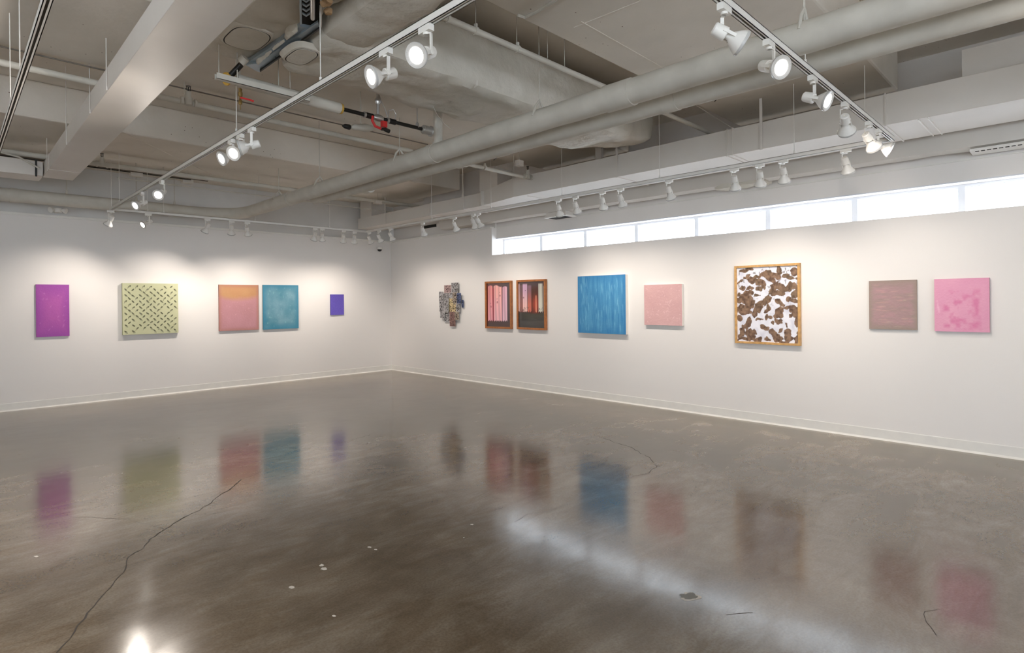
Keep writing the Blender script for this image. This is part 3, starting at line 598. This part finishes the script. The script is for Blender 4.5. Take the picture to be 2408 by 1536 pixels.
NN = ['topmost on the upper right rail, seen edge on', 'second on the upper right rail, largest glowing disc', 'third on the upper right rail, glowing oval', 'fourth on the upper right rail, turned to the windows', 'fifth on the upper right rail, just above the last', 'last and lowest on the upper right rail']
for (px, d, p), lb in zip(near, NN):
    light_fixture(xat_X(px, 1.2), 1.2, 'x', d, 'white track light, ' + lb, p, 50)

# ---------------------------------------------------------------- ducts and pipes under the ceiling
def thing(name, label, cat, loc=(0, 0, 0), group=None):
    o = empty(name, loc); tag(o, label, cat, group); o['_inv'] = 0; del o['_inv']; return o
def part(o, m, nm, mt, **k):
    q = m.build(nm, mt, o, **k); q.matrix_parent_inverse = Matrix.Translation(o.location).inverted(); return q
# the two big white pipes crossing under the ceiling
t = thing('insulated_pipe', 'fat white wrapped pipe crossing the ceiling, turning left along the left wall', 'pipe', (3.76, 8, 3.18))
pts = [(-5.4, 10.86, 3.16), (3.15, 10.86, 3.17)] + [(3.15 + .6 * math.sin(a), 10.26 + .6 * math.cos(a), 3.175) for a in [math.radians(d) for d in (15, 30, 45, 60, 75, 90)]] + [(3.75, 6, 3.18), (3.75, -4.9, 3.18)]
part(t, MB().path(pts, .098, 18, jit=.05, step=.25), 'pipe_jacket', M['pipe'], smooth=True)
def band_(x, y, r, along='y', wd=.03): 
    return MB().lathe((x, y, 3.18), (0, 1, 0) if along == 'y' else (1, 0, 0), [(-wd, r), (wd, r)], 18)
for yy in (2.55, 4.95, 8.6): part(t, band_(3.75, yy, .106, wd=.05 if yy > 3 else .12), 'wrap_band', M['pipe'], smooth=True)
for xx in (-.2, .7, 1.9, 2.6): part(t, MB().lathe((xx, 10.86, 3.165), (1, 0, 0), [(-.05, .104), (.05, .104)], 18), 'wrap_band', M['pipe'], smooth=True)
for yy in (3.4, 5.6, 7.6, 9.0, 1.2):
    part(t, MB().tube((3.75, yy, 3.27), (3.75, yy, ceil_z(3.75, yy) + .01), .005, 6).path([(3.66, yy, 3.2), (3.70, yy, 3.30), (3.75, yy, 3.36), (3.80, yy, 3.30), (3.84, yy, 3.2)], .012, 8), 'hanger', M['pipe'])
for xx in (-.6, .4, 1.3, 2.2, 2.75): part(t, MB().tube((xx, 10.86, 3.25), (xx, 10.86, BZ + .07), .005, 6).lathe((xx, 10.86, 3.25), (0, 0, 1), [(0, .02), (.05, .016), (.09, .006)], 10), 'hanger', M['pipe'])
t = thing('insulated_pipe', 'second wrapped pipe running close beside the fat one on its window side', 'pipe', (4.1, 4, 3.16))
part(t, MB().path([(4.02, 8.3, 3.17), (4.08, 6, 3.165), (4.10, 3, 3.16), (4.12, -4.9, 3.15)], .082, 18, jit=.05, step=.25), 'pipe_jacket', M['pipe'], smooth=True)
for yy in (1.55, 2.3, 4.9, 6.9): part(t, MB().lathe((4.10, yy, 3.16), (0, 1, 0), [(-.06, .088), (.06, .088)], 18), 'wrap_band', M['pipe'], smooth=True)
for yy in (1.95, 4.4): part(t, MB().path([(4.10, yy + .09 * 0, 3.25), (4.18, yy, 3.2), (4.19, yy, 3.12), (4.12, yy, 3.07)], .004, 6), 'tie_wire', M['black'])
# wide rectangular duct at the left
t = thing('rectangular_duct', 'wide smooth rectangular duct descending diagonally across the upper left', 'duct', (1.22, 6, 3.5))
part(t, MB().box((.927, -4.9, 3.30), (1.25, 9.86, 3.49)), 'duct_body', M['duct'], bevel=.004)
for p in ((252.6, 205), (213, 259), (157.6, 340), (112, 403)):
    yy = float(onX(p[0], p[1], .927)[1]); part(t, MB().tube((.921, yy, 3.30), (.921, yy, ceil_z(.9, yy) + .01), .004, 6).box((.917, yy - .01, 3.298), (.926, yy + .01, 3.33)), 'hanger_strap', M['duct'])
part(t, MB().box((.922, 9.20, 3.295), (1.255, 9.206, 3.495)), 'seam', M['duct'])
t = thing('cross_duct', 'short white duct with rounded edge at the far left above the wrapped pipe', 'duct', (0, 11, 3.5))
part(t, rbox((-5.4, 9.66, 3.273), (.92, 10.12, 3.48), .12, .006, .03, 2.0), 'duct_body', M['duct'], smooth=True)
part(t, MB().path([(-.31, 9.60, 3.44), (-.09, 9.59, 3.52), (.27, 9.60, 3.55), (.67, 9.60, 3.48), (.87, 9.62, 3.37)], .012, 8), 'flex_conduit', M['pipe'])
part(t, MB().box((.83, 9.645, 3.265), (.85, 9.655, 3.485)), 'strap', M['black'])
# long duct beside the windows
t = thing('long_duct', 'long rectangular sheet metal duct running parallel to the window wall', 'duct', (6.5, 4, 3.18))
part(t, MB().box((6.40, 7.2, 3.18), (6.95, 11.2, 3.405)), 'duct_section', M['duct'], bevel=.004)
a0 = [(6.40, 7.2, 3.18), (6.95, 7.2, 3.18), (6.95, 7.2, 3.405), (6.40, 7.2, 3.405)]; a1 = [(6.22, 6.2, 3.18), (6.95, 6.2, 3.18), (6.95, 6.2, 3.475), (6.22, 6.2, 3.475)]
part(t, MB().add(a0 + a1, [(0, 1, 5, 4), (1, 2, 6, 5), (2, 3, 7, 6), (3, 0, 4, 7), (0, 3, 2, 1), (4, 5, 6, 7)]), 'duct_transition', M['duct'])
part(t, MB().box((6.21, -4.9, 3.18), (6.95, 6.2, 3.47)), 'duct_section', M['duct'], bevel=.004)
for px in (2085, 1711, 1724, 1453): 
    yy = xat_Y(px, 6.2); part(t, MB().box((6.198, yy - .006, 3.17), (6.96, yy + .006, 3.48)), 'flange', M['duct'])
for px in (1251, 1140, 1090, 1011):
    yy = xat_Y(px, 6.38); part(t, MB().box((6.385 if yy > 7.2 else 6.30, yy - .005, 3.17), (6.96, yy + .005, 3.41)), 'flange', M['duct'])
for px, zt in ((1793, CZ), (1453, CZ), (1090, 3.9), (907, BZ)):
    yy = xat_Y(px, 6.2 if px > 1200 else 6.38); xf = 6.195 if px > 1200 else 6.38
    part(t, MB().box((xf - .004, yy - .015, 3.17), (xf, yy + .015, zt)), 'hanger_strap', M['duct'])
part(t, MB().box((6.45, 6.80, 3.44), (6.8, 7.24, 3.78)), 'riser', M['duct']); part(t, MB().box((6.45, 10.72, 3.40), (6.8, 11.18, BZ + .06)), 'riser', M['duct'])
part(t, MB().box((6.5, 4.74, 3.46), (6.56, 4.84, CZ)), 'riser', M['duct']); part(t, MB().box((6.45, -.6, 3.46), (6.9, .75, 3.78)), 'riser', M['duct'])
for yy in (1.05,): part(t, MB().box((6.20, yy - .02, 3.165), (6.93, yy - .012, 3.18)).box((6.20, yy - .09, 3.165), (6.93, yy - .082, 3.18)), 'support_channel', M['white'])
t = thing('wrapped_duct', 'rounded wrapped duct running directly above the strip windows', 'duct', (7.3, 3, 3.05))
part(t, rbox((7.17, -4.9, 3.035), (7.40, 9.35, 3.45), .14, .012, .09, 1.6, 5.0), 'duct_jacket', M['duct'], smooth=True)
part(t, rbox((7.20, 2.75, 3.02), (7.39, 3.45, 3.10), .05, .03, .03, 9.0, 2.0), 'loose_wrap', M['insul'], smooth=True)
t = thing('air_grille', 'slim white slotted air grille at the right edge, above the windows', 'grille', (7.3, .3, 3.0))
part(t, MB().box((7.16, -1.2, 3.004), (7.40, .78, 3.03)), 'housing', M['white'], bevel=.003)
for k in range(30): part(t, MB().box((7.175, .74 - .045 * k - .03, 3.001), (7.205, .74 - .045 * k, 3.0045)), 'slot', M['shadow'])
t = thing('air_grille', 'small white rectangular air grille above the second window from the corner', 'grille', (7.25, 6.4, 3.0))
ya, yb = xat_Y(1292, 7.25), xat_Y(1344, 7.25)
part(t, MB().box((7.12, yb, 2.955), (7.40, ya, 2.972)), 'frame', M['white'], bevel=.003); part(t, MB().box((7.17, yb + .06, 2.952), (7.36, ya - .06, 2.9555)), 'opening', M['shadow']); part(t, MB().box((7.14, yb + .03, 2.972), (7.39, ya - .03, 3.04)), 'neck', M['duct'])
t = thing('wall_vent', 'dark horizontal slot vent high on the wall near the corner', 'vent', (7.40, 9.6, 3.1))
ya, yb = xat_Y(998, 7.39), xat_Y(1026, 7.39)
part(t, MB().box((7.385, yb, 3.165), (7.40, ya, 3.225)), 'opening', M['shadow']); part(t, MB().box((7.38, yb - .01, 3.155), (7.398, ya + .01, 3.165)).box((7.38, yb - .01, 3.225), (7.398, ya + .01, 3.235)), 'frame', M['duct'])
# big insulated duct
def d3shape(w):
    if w.x > 5.1:
        k = min(1, (w.x - 5.1) / 1.2); yc = 3.75; return (w.x, yc + (w.y - yc) * (1 - .75 * k * k), w.z + (.10 * k * k if w.z < 3.7 else -.05 * k))
    return w
t = thing('insulated_duct', 'large crinkled insulated duct crossing under the ceiling behind the left rail lamps', 'duct', (4, 4, 3.45))
part(t, rbox((1.89, 3.72, 3.45), (6.25, 4.56, 3.99), .07, .035, .10, 2.4, 1.0, d3shape), 'jacket', M['insul'], smooth=True)
part(t, rbox((1.89, 1.5, 3.455), (2.27, 3.95, 3.71), .06, .025, .08, 2.6, 8.0), 'jacket', M['insul'], smooth=True)
for xx in (3.28, 4.12, 5.0, 5.6): part(t, rbox((xx - .012, 3.70, 3.435), (xx + .012, 4.54, 4.0), .06, .03, .1, 2.4, 1.0, d3shape), 'seam_tape', M['insul'], smooth=True)
def sup(cx, cy, z, hx, hy, n=40, e=3.2):
    out = []
    for k in range(n):
        a = 2 * math.pi * k / n; c, s_ = math.cos(a), math.sin(a)
        out.append((cx + hx * math.copysign(abs(c) ** (2 / e), c), cy + hy * math.copysign(abs(s_) ** (2 / e), s_), z))
    return out
def plate(o, cx, cy, z, hx, hy):
    A = sup(cx, cy, z, hx, hy); B = sup(cx, cy, z + .03, hx, hy); n = len(A)
    part(o, MB().add(A + B, [tuple(range(n))[::-1]] + [(k, (k + 1) % n, n + (k + 1) % n, n + k) for k in range(n)]), 'access_panel', M['insul'])
    A = sup(cx, cy, z + .004, hx + .008, hy + .008); B = sup(cx, cy, z + .004, hx - .002, hy - .002)
    part(o, MB().add(A + B, [(k, (k + 1) % n, n + (k + 1) % n, n + k)[::-1] for k in range(n)]), 'panel_gap', M['shadow'])
    A = sup(cx, cy, z + .002, hx + .008, hy + .008); B = sup(cx, cy, z + .006, hx + .022, hy + .022); C2 = sup(cx, cy, z + .04, hx + .045, hy + .045)
    part(o, MB().add(A + B + C2, [(k, (k + 1) % n, n + (k + 1) % n, n + k) for k in range(n)] + [(n + k, n + (k + 1) % n, 2 * n + (k + 1) % n, 2 * n + k) for k in range(n)]), 'panel_collar', M['insul'], smooth=True)
c = onZ(706, 134, 3.43); plate(t, c[0] + .01, c[1], 3.43, .08, .15)
t2 = thing('fan_coil_unit', 'insulation wrapped air unit with an exposed blue grey metal strip, top centre left', 'air unit', (1.7, 4, 3.55))
part(t2, rbox((1.43, 1.9, 3.545), (1.86, 4.80, 3.712), .05, .035, .05, 3.2, 3.0), 'jacket', M['insul'], smooth=True)
c = onZ(579, 91, 3.52); plate(t2, c[0] + .005, c[1], 3.515, .125, .19)
def prism(o, pix, z0, z1, nm, mt):
    A = [tuple(onZ(x, y, z0)) for x, y in pix]; B = [(p[0], p[1], z1) for p in A]; n = len(A)
    return part(o, MB().add(A + B, [tuple(range(n)), tuple(range(n, 2 * n))[::-1]] + [(k, n + k, n + (k + 1) % n, (k + 1) % n) for k in range(n)]), nm, mt)
prism(t2, [(576, 152), (640, 108), (706, 62), (752, 70), (612, 170)], 3.50, 3.53, 'metal_channel', M['galv'])
prism(t2, [(604, 150), (748, 52), (752, 68), (613, 168)], 3.485, 3.50, 'channel_flange', M['galv'])
prism(t2, [(612, 170), (752, 70), (751, 67), (611, 167)], 3.47, 3.484, 'channel_lip', M['black'])
prism(t2, [(576, 152), (610, 150), (612, 170), (604, 168)], 3.484, 3.56, 'channel_end', M['galv'])
for px, py in ((648, 134), (697, 98), (737, 73)):
    c = onZ(px, py, 3.484); part(t2, MB().lathe((c[0], c[1], 3.484), (0, 0, -1), [(0, .006), (.003, .005)], 8), 'screw', M['black'])
prism(t2, [(706, -60), (752, -60), (753, 60), (708, 58)], 3.52, 3.53, 'coil_opening', M['shadow'])
prism(t2, [(703, -60), (708, -60), (710, 58), (705, 58)], 3.48, 3.52, 'opening_frame', M['galv'])
prism(t2, [(752, -60), (757, -60), (757, 66), (753, 62)], 3.48, 3.52, 'opening_frame', M['duct'])
for k in range(9):
    yy = 34 - k * 11; prism(t2, [(711, yy), (720, yy + 6), (729, yy), (729, yy - 4), (720, yy + 2), (711, yy - 4)], 3.512, 3.52, 'fin', M['galv'])
a, b = onZ(735, -60, 3.49), onZ(735, 43, 3.49); part(t2, MB().tube(tuple(a), tuple(b), .016, 14), 'coil_tube', M['silver'], smooth=True)
for k, (px, py, r_) in enumerate(((768, -14, .05), (768, 12, .04), (771, 34, .03))):
    c = onZ(px, py, 3.46); part(t2, rbox((c[0] - r_ * .5, c[1] - r_, 3.46), (c[0] + r_ * .5, c[1] + r_, 3.50), .015, .02, .015, 18.0, 4.0 + k), 'torn_fibre', M['rust'], smooth=True)
for k, (x0_, y0_, x1_, y1_) in enumerate(((600, 118, 640, 142), (636, 92, 668, 116), (668, 66, 700, 88))):
    a, b = onZ(x0_, y1_, 3.50), onZ(x1_, y0_, 3.50); mx_, mn_ = np.maximum(a, b), np.minimum(a, b)
    part(t2, rbox((mn_[0], mn_[1], 3.475), (mx_[0], mx_[1], 3.56), .02, .022, .03, 9.0, 20.0 + k), 'torn_jacket', M['insul'], smooth=True)
# sprinkler and other small pipes
def sprinkler_head(o, x, y, z):
    part(o, MB().lathe((x, y, z), (0, 0, 1), [(-.03, .034), (.04, .034), (.05, .026), (.10, .025)], 14), 'tee', M['pipe'], smooth=True)
    part(o, MB().lathe((x, y, z + .10), (0, 0, 1), [(0, .012), (.01, .012), (.012, .005), (.045, .005)], 10).box((x - .018, y - .003, z + .11), (x - .013, y + .003, z + .15)).box((x + .013, y - .003, z + .11), (x + .018, y + .003, z + .15)).lathe((x, y, z + .15), (0, 0, 1), [(0, .022), (.004, .022)], 12), 'sprinkler_head', M['black'])
def pipe(name, label, a, b, r, cat='pipe', heads=(), rods=(), clamps=(), mt='pipe', elbows=()):
    o = thing(name, label, cat, a); part(o, MB().path([a, b], r, 14, step=.5), 'pipe_run', M[mt], smooth=True)
    A, B = Vector(a), Vector(b); al = 'x' if abs(A.x - B.x) > abs(A.y - B.y) else 'y'
    for px in heads:
        x = xat_X(px, a[1]) if al == 'x' else a[0]; sprinkler_head(o, x, a[1], a[2])
        part(o, MB().lathe((x, a[1], a[2]), B - A, [(-.07, r + .010), (-.05, r + .010)], 14).lathe((x, a[1], a[2]), B - A, [(.05, r + .010), (.07, r + .010)], 14), 'coupling', M['pipe'], smooth=True)
    for px in rods:
        x = xat_X(px, a[1]); part(o, MB().tube((x, a[1], a[2] + r), (x, a[1], ceil_z(x, a[1]) + .01), .0027, 6), 'hanger_rod', M['pipe'])
    for px in clamps:
        x = xat_X(px, a[1]); part(o, MB().lathe((x, a[1], a[2]), B - A, [(-.012, r + .007), (.012, r + .007)], 14).box((x - .008, a[1] - .012, a[2] + r), (x + .008, a[1] + .012, a[2] + r + .03)), 'pipe_clamp', M['pipe'])
    return o
pipe('sprinkler_pipe', 'white sprinkler pipe behind the wide duct with an upright black sprinkler head', (-5.4, 6.10, 3.535), (4.3, 6.14, 3.535), .028, heads=(447,), rods=(437, ))
pipe('sprinkler_pipe', 'short white sprinkler pipe ending at a sprinkler above the long duct', (4.3, 5.75, 3.40), (6.3, 5.80, 3.40), .026, heads=(1243,), rods=(1210,), clamps=(1142,))
pipe('sprinkler_pipe', 'thin white sprinkler pipe crossing the upper centre in front of the insulated duct', (2.29, 3.19, 3.60), (6.9, 3.19, 3.60), .024, clamps=(1058, 1124, 1222), rods=(1124, 1220, 1292, 1332))
pipe('conduit', 'thin grey conduit clipped along the thin sprinkler pipe', (2.29, 3.23, 3.635), (6.9, 3.23, 3.635), .007)
pipe('sprinkler_pipe', 'far white sprinkler pipe with a tee near the left wall', (-5.4, 9.78, 3.565), (7.0, 9.78, 3.565), .034, heads=(242,), rods=(660, 610, 900))
pipe('conduit', 'pair of dark conduits near the left wall, upper one', (-5.4, 10.25, 3.62), (3.1, 10.28, 3.62), .008, mt='conduit')
pipe('conduit', 'pair of dark conduits near the left wall, lower one', (-5.4, 10.30, 3.61), (2.85, 10.30, 3.61), .008, mt='black')
pipe('conduit', 'thin dark conduit along the edge of the concrete beam behind the sprinkler pipe', (-5.4, 6.20, 3.69), (4.6, 6.20, 3.69), .007, mt='conduit')
pipe('conduit', 'thin pale conduit near the left wall beyond the fat pipe', (1.8, 10.05, 3.45), (7.0, 10.15, 3.45), .010)
pipe('conduit', 'thin pale conduit ending in a small box above the long duct', (4.5, 6.15, 3.58), (6.15, 6.17, 3.50), .010)
def jbox(px, py, z, label, s=(.09, .09, .035), name='junction_box', cat='junction box', lid=True):
    c = onZ(px, py, z); o = thing(name, label, cat, c); part(o, MB().box((c[0] - s[0] / 2, c[1] - s[1] / 2, z), (c[0] + s[0] / 2, c[1] + s[1] / 2, z + s[2])), 'box', M['duct'], bevel=.003)
    if lid: part(o, MB().box((c[0] - s[0] / 2.3, c[1] - s[1] / 2.3, z - .004), (c[0] + s[0] / 2.3, c[1] + s[1] / 2.3, z)).lathe((c[0], c[1], z - .006), (0, 0, 1), [(0, .006), (.003, .006)], 8), 'lid', M['pipe'])
    zc = ceil_z(c[0], c[1]); part(o, MB().tube((c[0], c[1], z + s[2]), (c[0], c[1], zc + .01), .004, 6), 'stem', M['pipe'])
    return o
jbox(1221, 391, 3.47, 'small white junction box above the long duct beside the sprinkler head', (.10, .08, .08))
jbox(320, 415, 3.56, 'small pale junction box on the dark conduits near the left wall', (.16, .10, .06))
jbox(440, 431, 3.56, 'second pale junction box on the dark conduits, to the right of the first', (.16, .12, .06))
jbox(888, 480, 3.5, 'small pale junction box near the corner beyond the fat pipe', (.14, .10, .06))
# smoke detector like disc, ceiling plug
t = thing('ceiling_plug', 'small dark round plug in the concrete between the two pipes at centre left', 'plug', onZ(799, 386, 4.14)); c = onZ(799, 386, 4.14)
part(t, MB().lathe((c[0], c[1], 4.152), (0, 0, -1), [(0, .05), (.012, .045)], 14), 'disc', M['rust'])
t = thing('emergency_light', 'small twin head fitting tucked below the fat pipe at far left', 'light fitting', (.95, 11.2, 3.1)); c = onY(136, 495, 11.22)
part(t, MB().lathe((c[0], c[1], c[2]), (0, 0, 1), [(-.035, .02), (-.03, .05), (.03, .05), (.035, .02)], 14), 'body', M['white'], smooth=True)
for s_ in (-1, 1): part(t, MB().lathe((c[0] + s_ * .05, c[1] - .02, c[2] + .01), (s_ * .8, -.5, -.3), [(0, .02), (.05, .045), (.06, .045)], 14), 'lamp_head', M['white'], smooth=True)
part(t, MB().box((c[0] - .03, c[1], c[2] - .03), (c[0] + .03, YW + .03, c[2] + .03)), 'bracket', M['white'])
# chilled water line with valve
Yp, Zp = 4.72, 3.33
xa, xb, xc_ = float(onY(572, 176, Yp)[0]), float(onY(799, 252, Yp)[0]), float(onY(1008, 317, Yp)[0])
t = thing('valve_pipe', 'black pipe with white insulated half, red valve and gauge, hung under the ceiling', 'pipe', (xb, Yp, Zp))
part(t, MB().path([(xa - .05, Yp, Zp + .02), (xb, Yp, Zp)], .048, 16, step=.2, jit=.03), 'insulation_sleeve', M['pipe'], smooth=True)
part(t, MB().lathe((xb, Yp, Zp), (1, 0, 0), [(0, .050), (.02, .046), (.02, .02), (0, .02)], 16, cap=False), 'foam_end', M['yellow'])
part(t, MB().tube((xb, Yp, Zp), (xc_, Yp, Zp), .018, 14), 'black_pipe', M['black'], smooth=True)
X_ = lambda px: float(onY(px, 280, Yp)[0])
for px in (866, 920): part(t, MB().lathe((X_(px), Yp, Zp), (1, 0, 0), [(-.05, .02), (-.045, .027), (.045, .027), (.05, .02)], 14), 'union', M['black'], smooth=True); part(t, MB().lathe((X_(px) - .04, Yp, Zp), (1, 0, 0), [(-.01, .0285), (.01, .0285)], 14), 'union_ring', M['silver'])
vx = X_(889); part(t, MB().lathe((vx, Yp, Zp), (1, 0, 0), [(-.05, .022), (-.02, .034), (.02, .034), (.05, .022)], 14), 'valve_body', M['silver'], smooth=True)
part(t, MB().tube((vx, Yp, Zp), (vx, Yp, Zp + .15), .014, 10).lathe((vx, Yp, Zp + .15), (0, 0, 1), [(-.02, .02), (0, .03), (.02, .03), (.04, .018)], 12).tube((vx, Yp, Zp + .18), (vx, Yp, Zp + .33), .015, 10), 'air_vent', M['silver'], smooth=True)
part(t, MB().path([(vx - .075, Yp - .03, Zp - .005), (vx - .08, Yp - .03, Zp - .05), (vx - .05, Yp - .03, Zp - .095), (vx + .01, Yp - .03, Zp - .105)], .013, 8).box((vx + .02, Yp - .05, Zp - .085), (vx + .07, Yp - .01, Zp - .03)), 'red_handle', M['red'])
part(t, MB().tube((vx + .02, Yp - .02, Zp - .105), (vx + .06, Yp - .02, Zp - .1), .014, 8).tube((vx + .06, Yp - .02, Zp - .1), (vx + .11, Yp - .02, Zp - .11), .02, 8), 'drain_cap', M['black'])
part(t, MB().path([(vx, Yp, Zp + .27), (vx + .03, Yp, Zp + .18), (vx + .08, Yp, Zp + .1), (vx + .11, Yp, Zp + .02)], .005, 6).path([(vx + .11, Yp, Zp + .02), (vx + .12, Yp, Zp + .1), (vx + .17, Yp, Zp + .12), (vx + .2, Yp, Zp + .08), (vx + .19, Yp, Zp + .02)], .004, 6), 'gauge_line', M['silver'])
hx_ = X_(981); part(t, MB().tube((hx_, Yp, Zp), (hx_, Yp, BZ + .01), .006, 8).path([(hx_ - .005, Yp - .03, Zp), (hx_, Yp - .02, Zp + .04), (hx_, Yp, Zp + .06), (hx_, Yp + .02, Zp + .04), (hx_, Yp + .03, Zp)], .007, 6), 'hanger', M['silver'])
part(t, MB().lathe((X_(995), Yp, Zp), (1, 0, 0), [(-.02, .03), (0, .03), (0, .045), (.09, .045), (.09, .055), (.10, .055)], 14), 'end_flange', M['silver'], smooth=True)
for px in (563, 656, 683): xx = X_(px); part(t, MB().tube((xx, Yp, Zp + .04), (xx, Yp, BZ + .01), .004, 6), 'hanger_rod', M['pipe'])
p0 = onZ(567, 158, 3.42); p1 = (xa - .12, Yp, Zp + .01)
part(t, MB().path([(p0[0], p0[1], 3.44), p1], .022, 12), 'black_branch', M['black'], smooth=True); part(t, MB().lathe(p1, (-1, -.3, -.2), [(0, .05), (.012, .05)], 16), 'foam_disc', M['yellow'])
part(t, MB().lathe((p0[0], p0[1], 3.46), (Vector(p1) - Vector((p0[0], p0[1], 3.44))), [(-.05, .034), (0, .034)], 16), 'branch_sleeve', M['pipe'], smooth=True)
# strut bar and hanging ball valve
q0, q1 = onZ(507, 181, 3.30), onZ(795, 250, 3.30)
t = thing('support_strut', 'white channel strut hanging beneath the insulated pipe, open end at left', 'strut', q0)
part(t, MB().box((q0[0], q0[1] - .022, 3.285), (q1[0] - .25, q0[1] - .019, 3.33)).box((q0[0], q0[1] + .019, 3.285), (q1[0] - .25, q0[1] + .022, 3.33)).box((q0[0], q0[1] - .022, 3.285), (q1[0] - .25, q0[1] + .022, 3.289)), 'channel', M['pipe'])
for px in (515, 558):
    xx = float(onY(px, 180, q0[1])[0]); part(t, MB().tube((xx, q0[1], 3.33), (xx, q0[1], BZ + .01), .004, 6), 'hanger_rod', M['pipe'])
c = onZ(565, 226, 3.28); t = thing('ball_valve', 'small brass drain valve with red lever handle hanging alone at upper left', 'valve', c)
part(t, MB().lathe((c[0], c[1], 3.24), (0, 0, 1), [(-.07, .003), (-.03, .004), (-.028, .014), (0, .016), (.012, .008), (.03, .008), (.036, .017), (.07, .018), (.075, .012), (.10, .014)], 12), 'valve_body', M['brass'], smooth=True)
part(t, MB().box((c[0] - .005, c[1] - .02, 3.255), (c[0] + .075, c[1] - .012, 3.268)).lathe((c[0] + .07, c[1] - .016, 3.261), (1, 0, -.1), [(0, .008), (.03, .009)], 8), 'red_lever', M['red'])
part(t, MB().tube((c[0], c[1], 3.33), (c[0], c[1], BZ + .01), .004, 6), 'drop_pipe', M['pipe'])
# security camera like nozzle hanging behind the pipe
c = onZ(838, 303, 3.33); t = thing('spot_bracket', 'small white bracket with a black cone tip left of the red valve', 'fitting', c)
part(t, MB().lathe((c[0] - .07, c[1], 3.33), (1, 0, 0), [(-.085, .008), (-.06, .022), (-.01, .028), (0, .024)], 12), 'black_tip', M['black'], smooth=True)
part(t, MB().lathe((c[0], c[1], 3.345), (1, 0, .15), [(-.06, .012), (-.03, .03), (.02, .03), (.10, .042), (.18, .03)], 12), 'body', M['pipe'], smooth=True)
part(t, MB().tube((c[0] + .05, c[1], 3.36), (c[0] + .05, c[1], CZ if not 4.62 < c[1] < 6.22 else BZ), .006, 6), 'stem', M['pipe'])
# vertical riser meeting the fat pipe
yv = xat_Y(1033, 3.76); t = thing('vertical_pipe', 'short vertical white pipe dropping onto the fat wrapped pipe', 'pipe', (3.76, yv, 3.25))
part(t, MB().tube((3.76, yv, 3.2), (3.76, yv, BZ + .02), .048, 18), 'pipe_run', M['pipe'], smooth=True)
part(t, MB().lathe((3.76, yv, 3.27), (0, 0, 1), [(0, .06), (.02, .06)], 16), 'collar', M['pipe'], smooth=True)
# cables
def cable(pix, z, r, label, mt='pipe', sag=0):
    P = [onZ(x, y, z) for x, y in pix]; o = thing('cable', label, 'cable', P[0]); part(o, MB().path([tuple(p) for p in P], r, 7), 'wire', M[mt], smooth=True); return o
cable([(1217, 36), (1235, 41), (1262, 28), (1285, 14), (1320, -8)], 3.70, .012, 'corrugated flexible cable looping under the beam at upper centre')
cable([(1019, 252), (1028, 270), (1045, 292), (1062, 305)], 3.42, .004, 'thin pale wire drooping beside the vertical white pipe')
cable([(2100, 104), (2200, 84), (2300, 58), (2408, 22), (2480, -5)], 3.30, .006, 'thin pale wire stretching to the upper right edge, lower one')
cable([(2090, 105), (2180, 78), (2290, 45), (2408, 12), (2480, -12)], 3.32, .005, 'thin pale wire stretching to the upper right edge, upper one')
# dome camera
t = thing('dome_camera', 'small white dome security camera with black lens high on the left wall near the corner', 'security camera', (6.98, YW, 2.77))
part(t, MB().lathe((6.98, YW - .07, 2.80), (0, 0, -1), [(-.02, .02), (-.018, .055), (.02, .062), (.03, .058)], 18), 'housing', M['white'], smooth=True)
part(t, MB().lathe((6.98, YW - .07, 2.77), (0, 0, -1), [(0, .05), (.02, .046), (.038, .03), (.048, .004)], 18), 'dome', M['glassy'], smooth=True)
part(t, MB().box((6.95, YW - .04, 2.78), (7.01, YW, 2.83)), 'wall_bracket', M['white'])
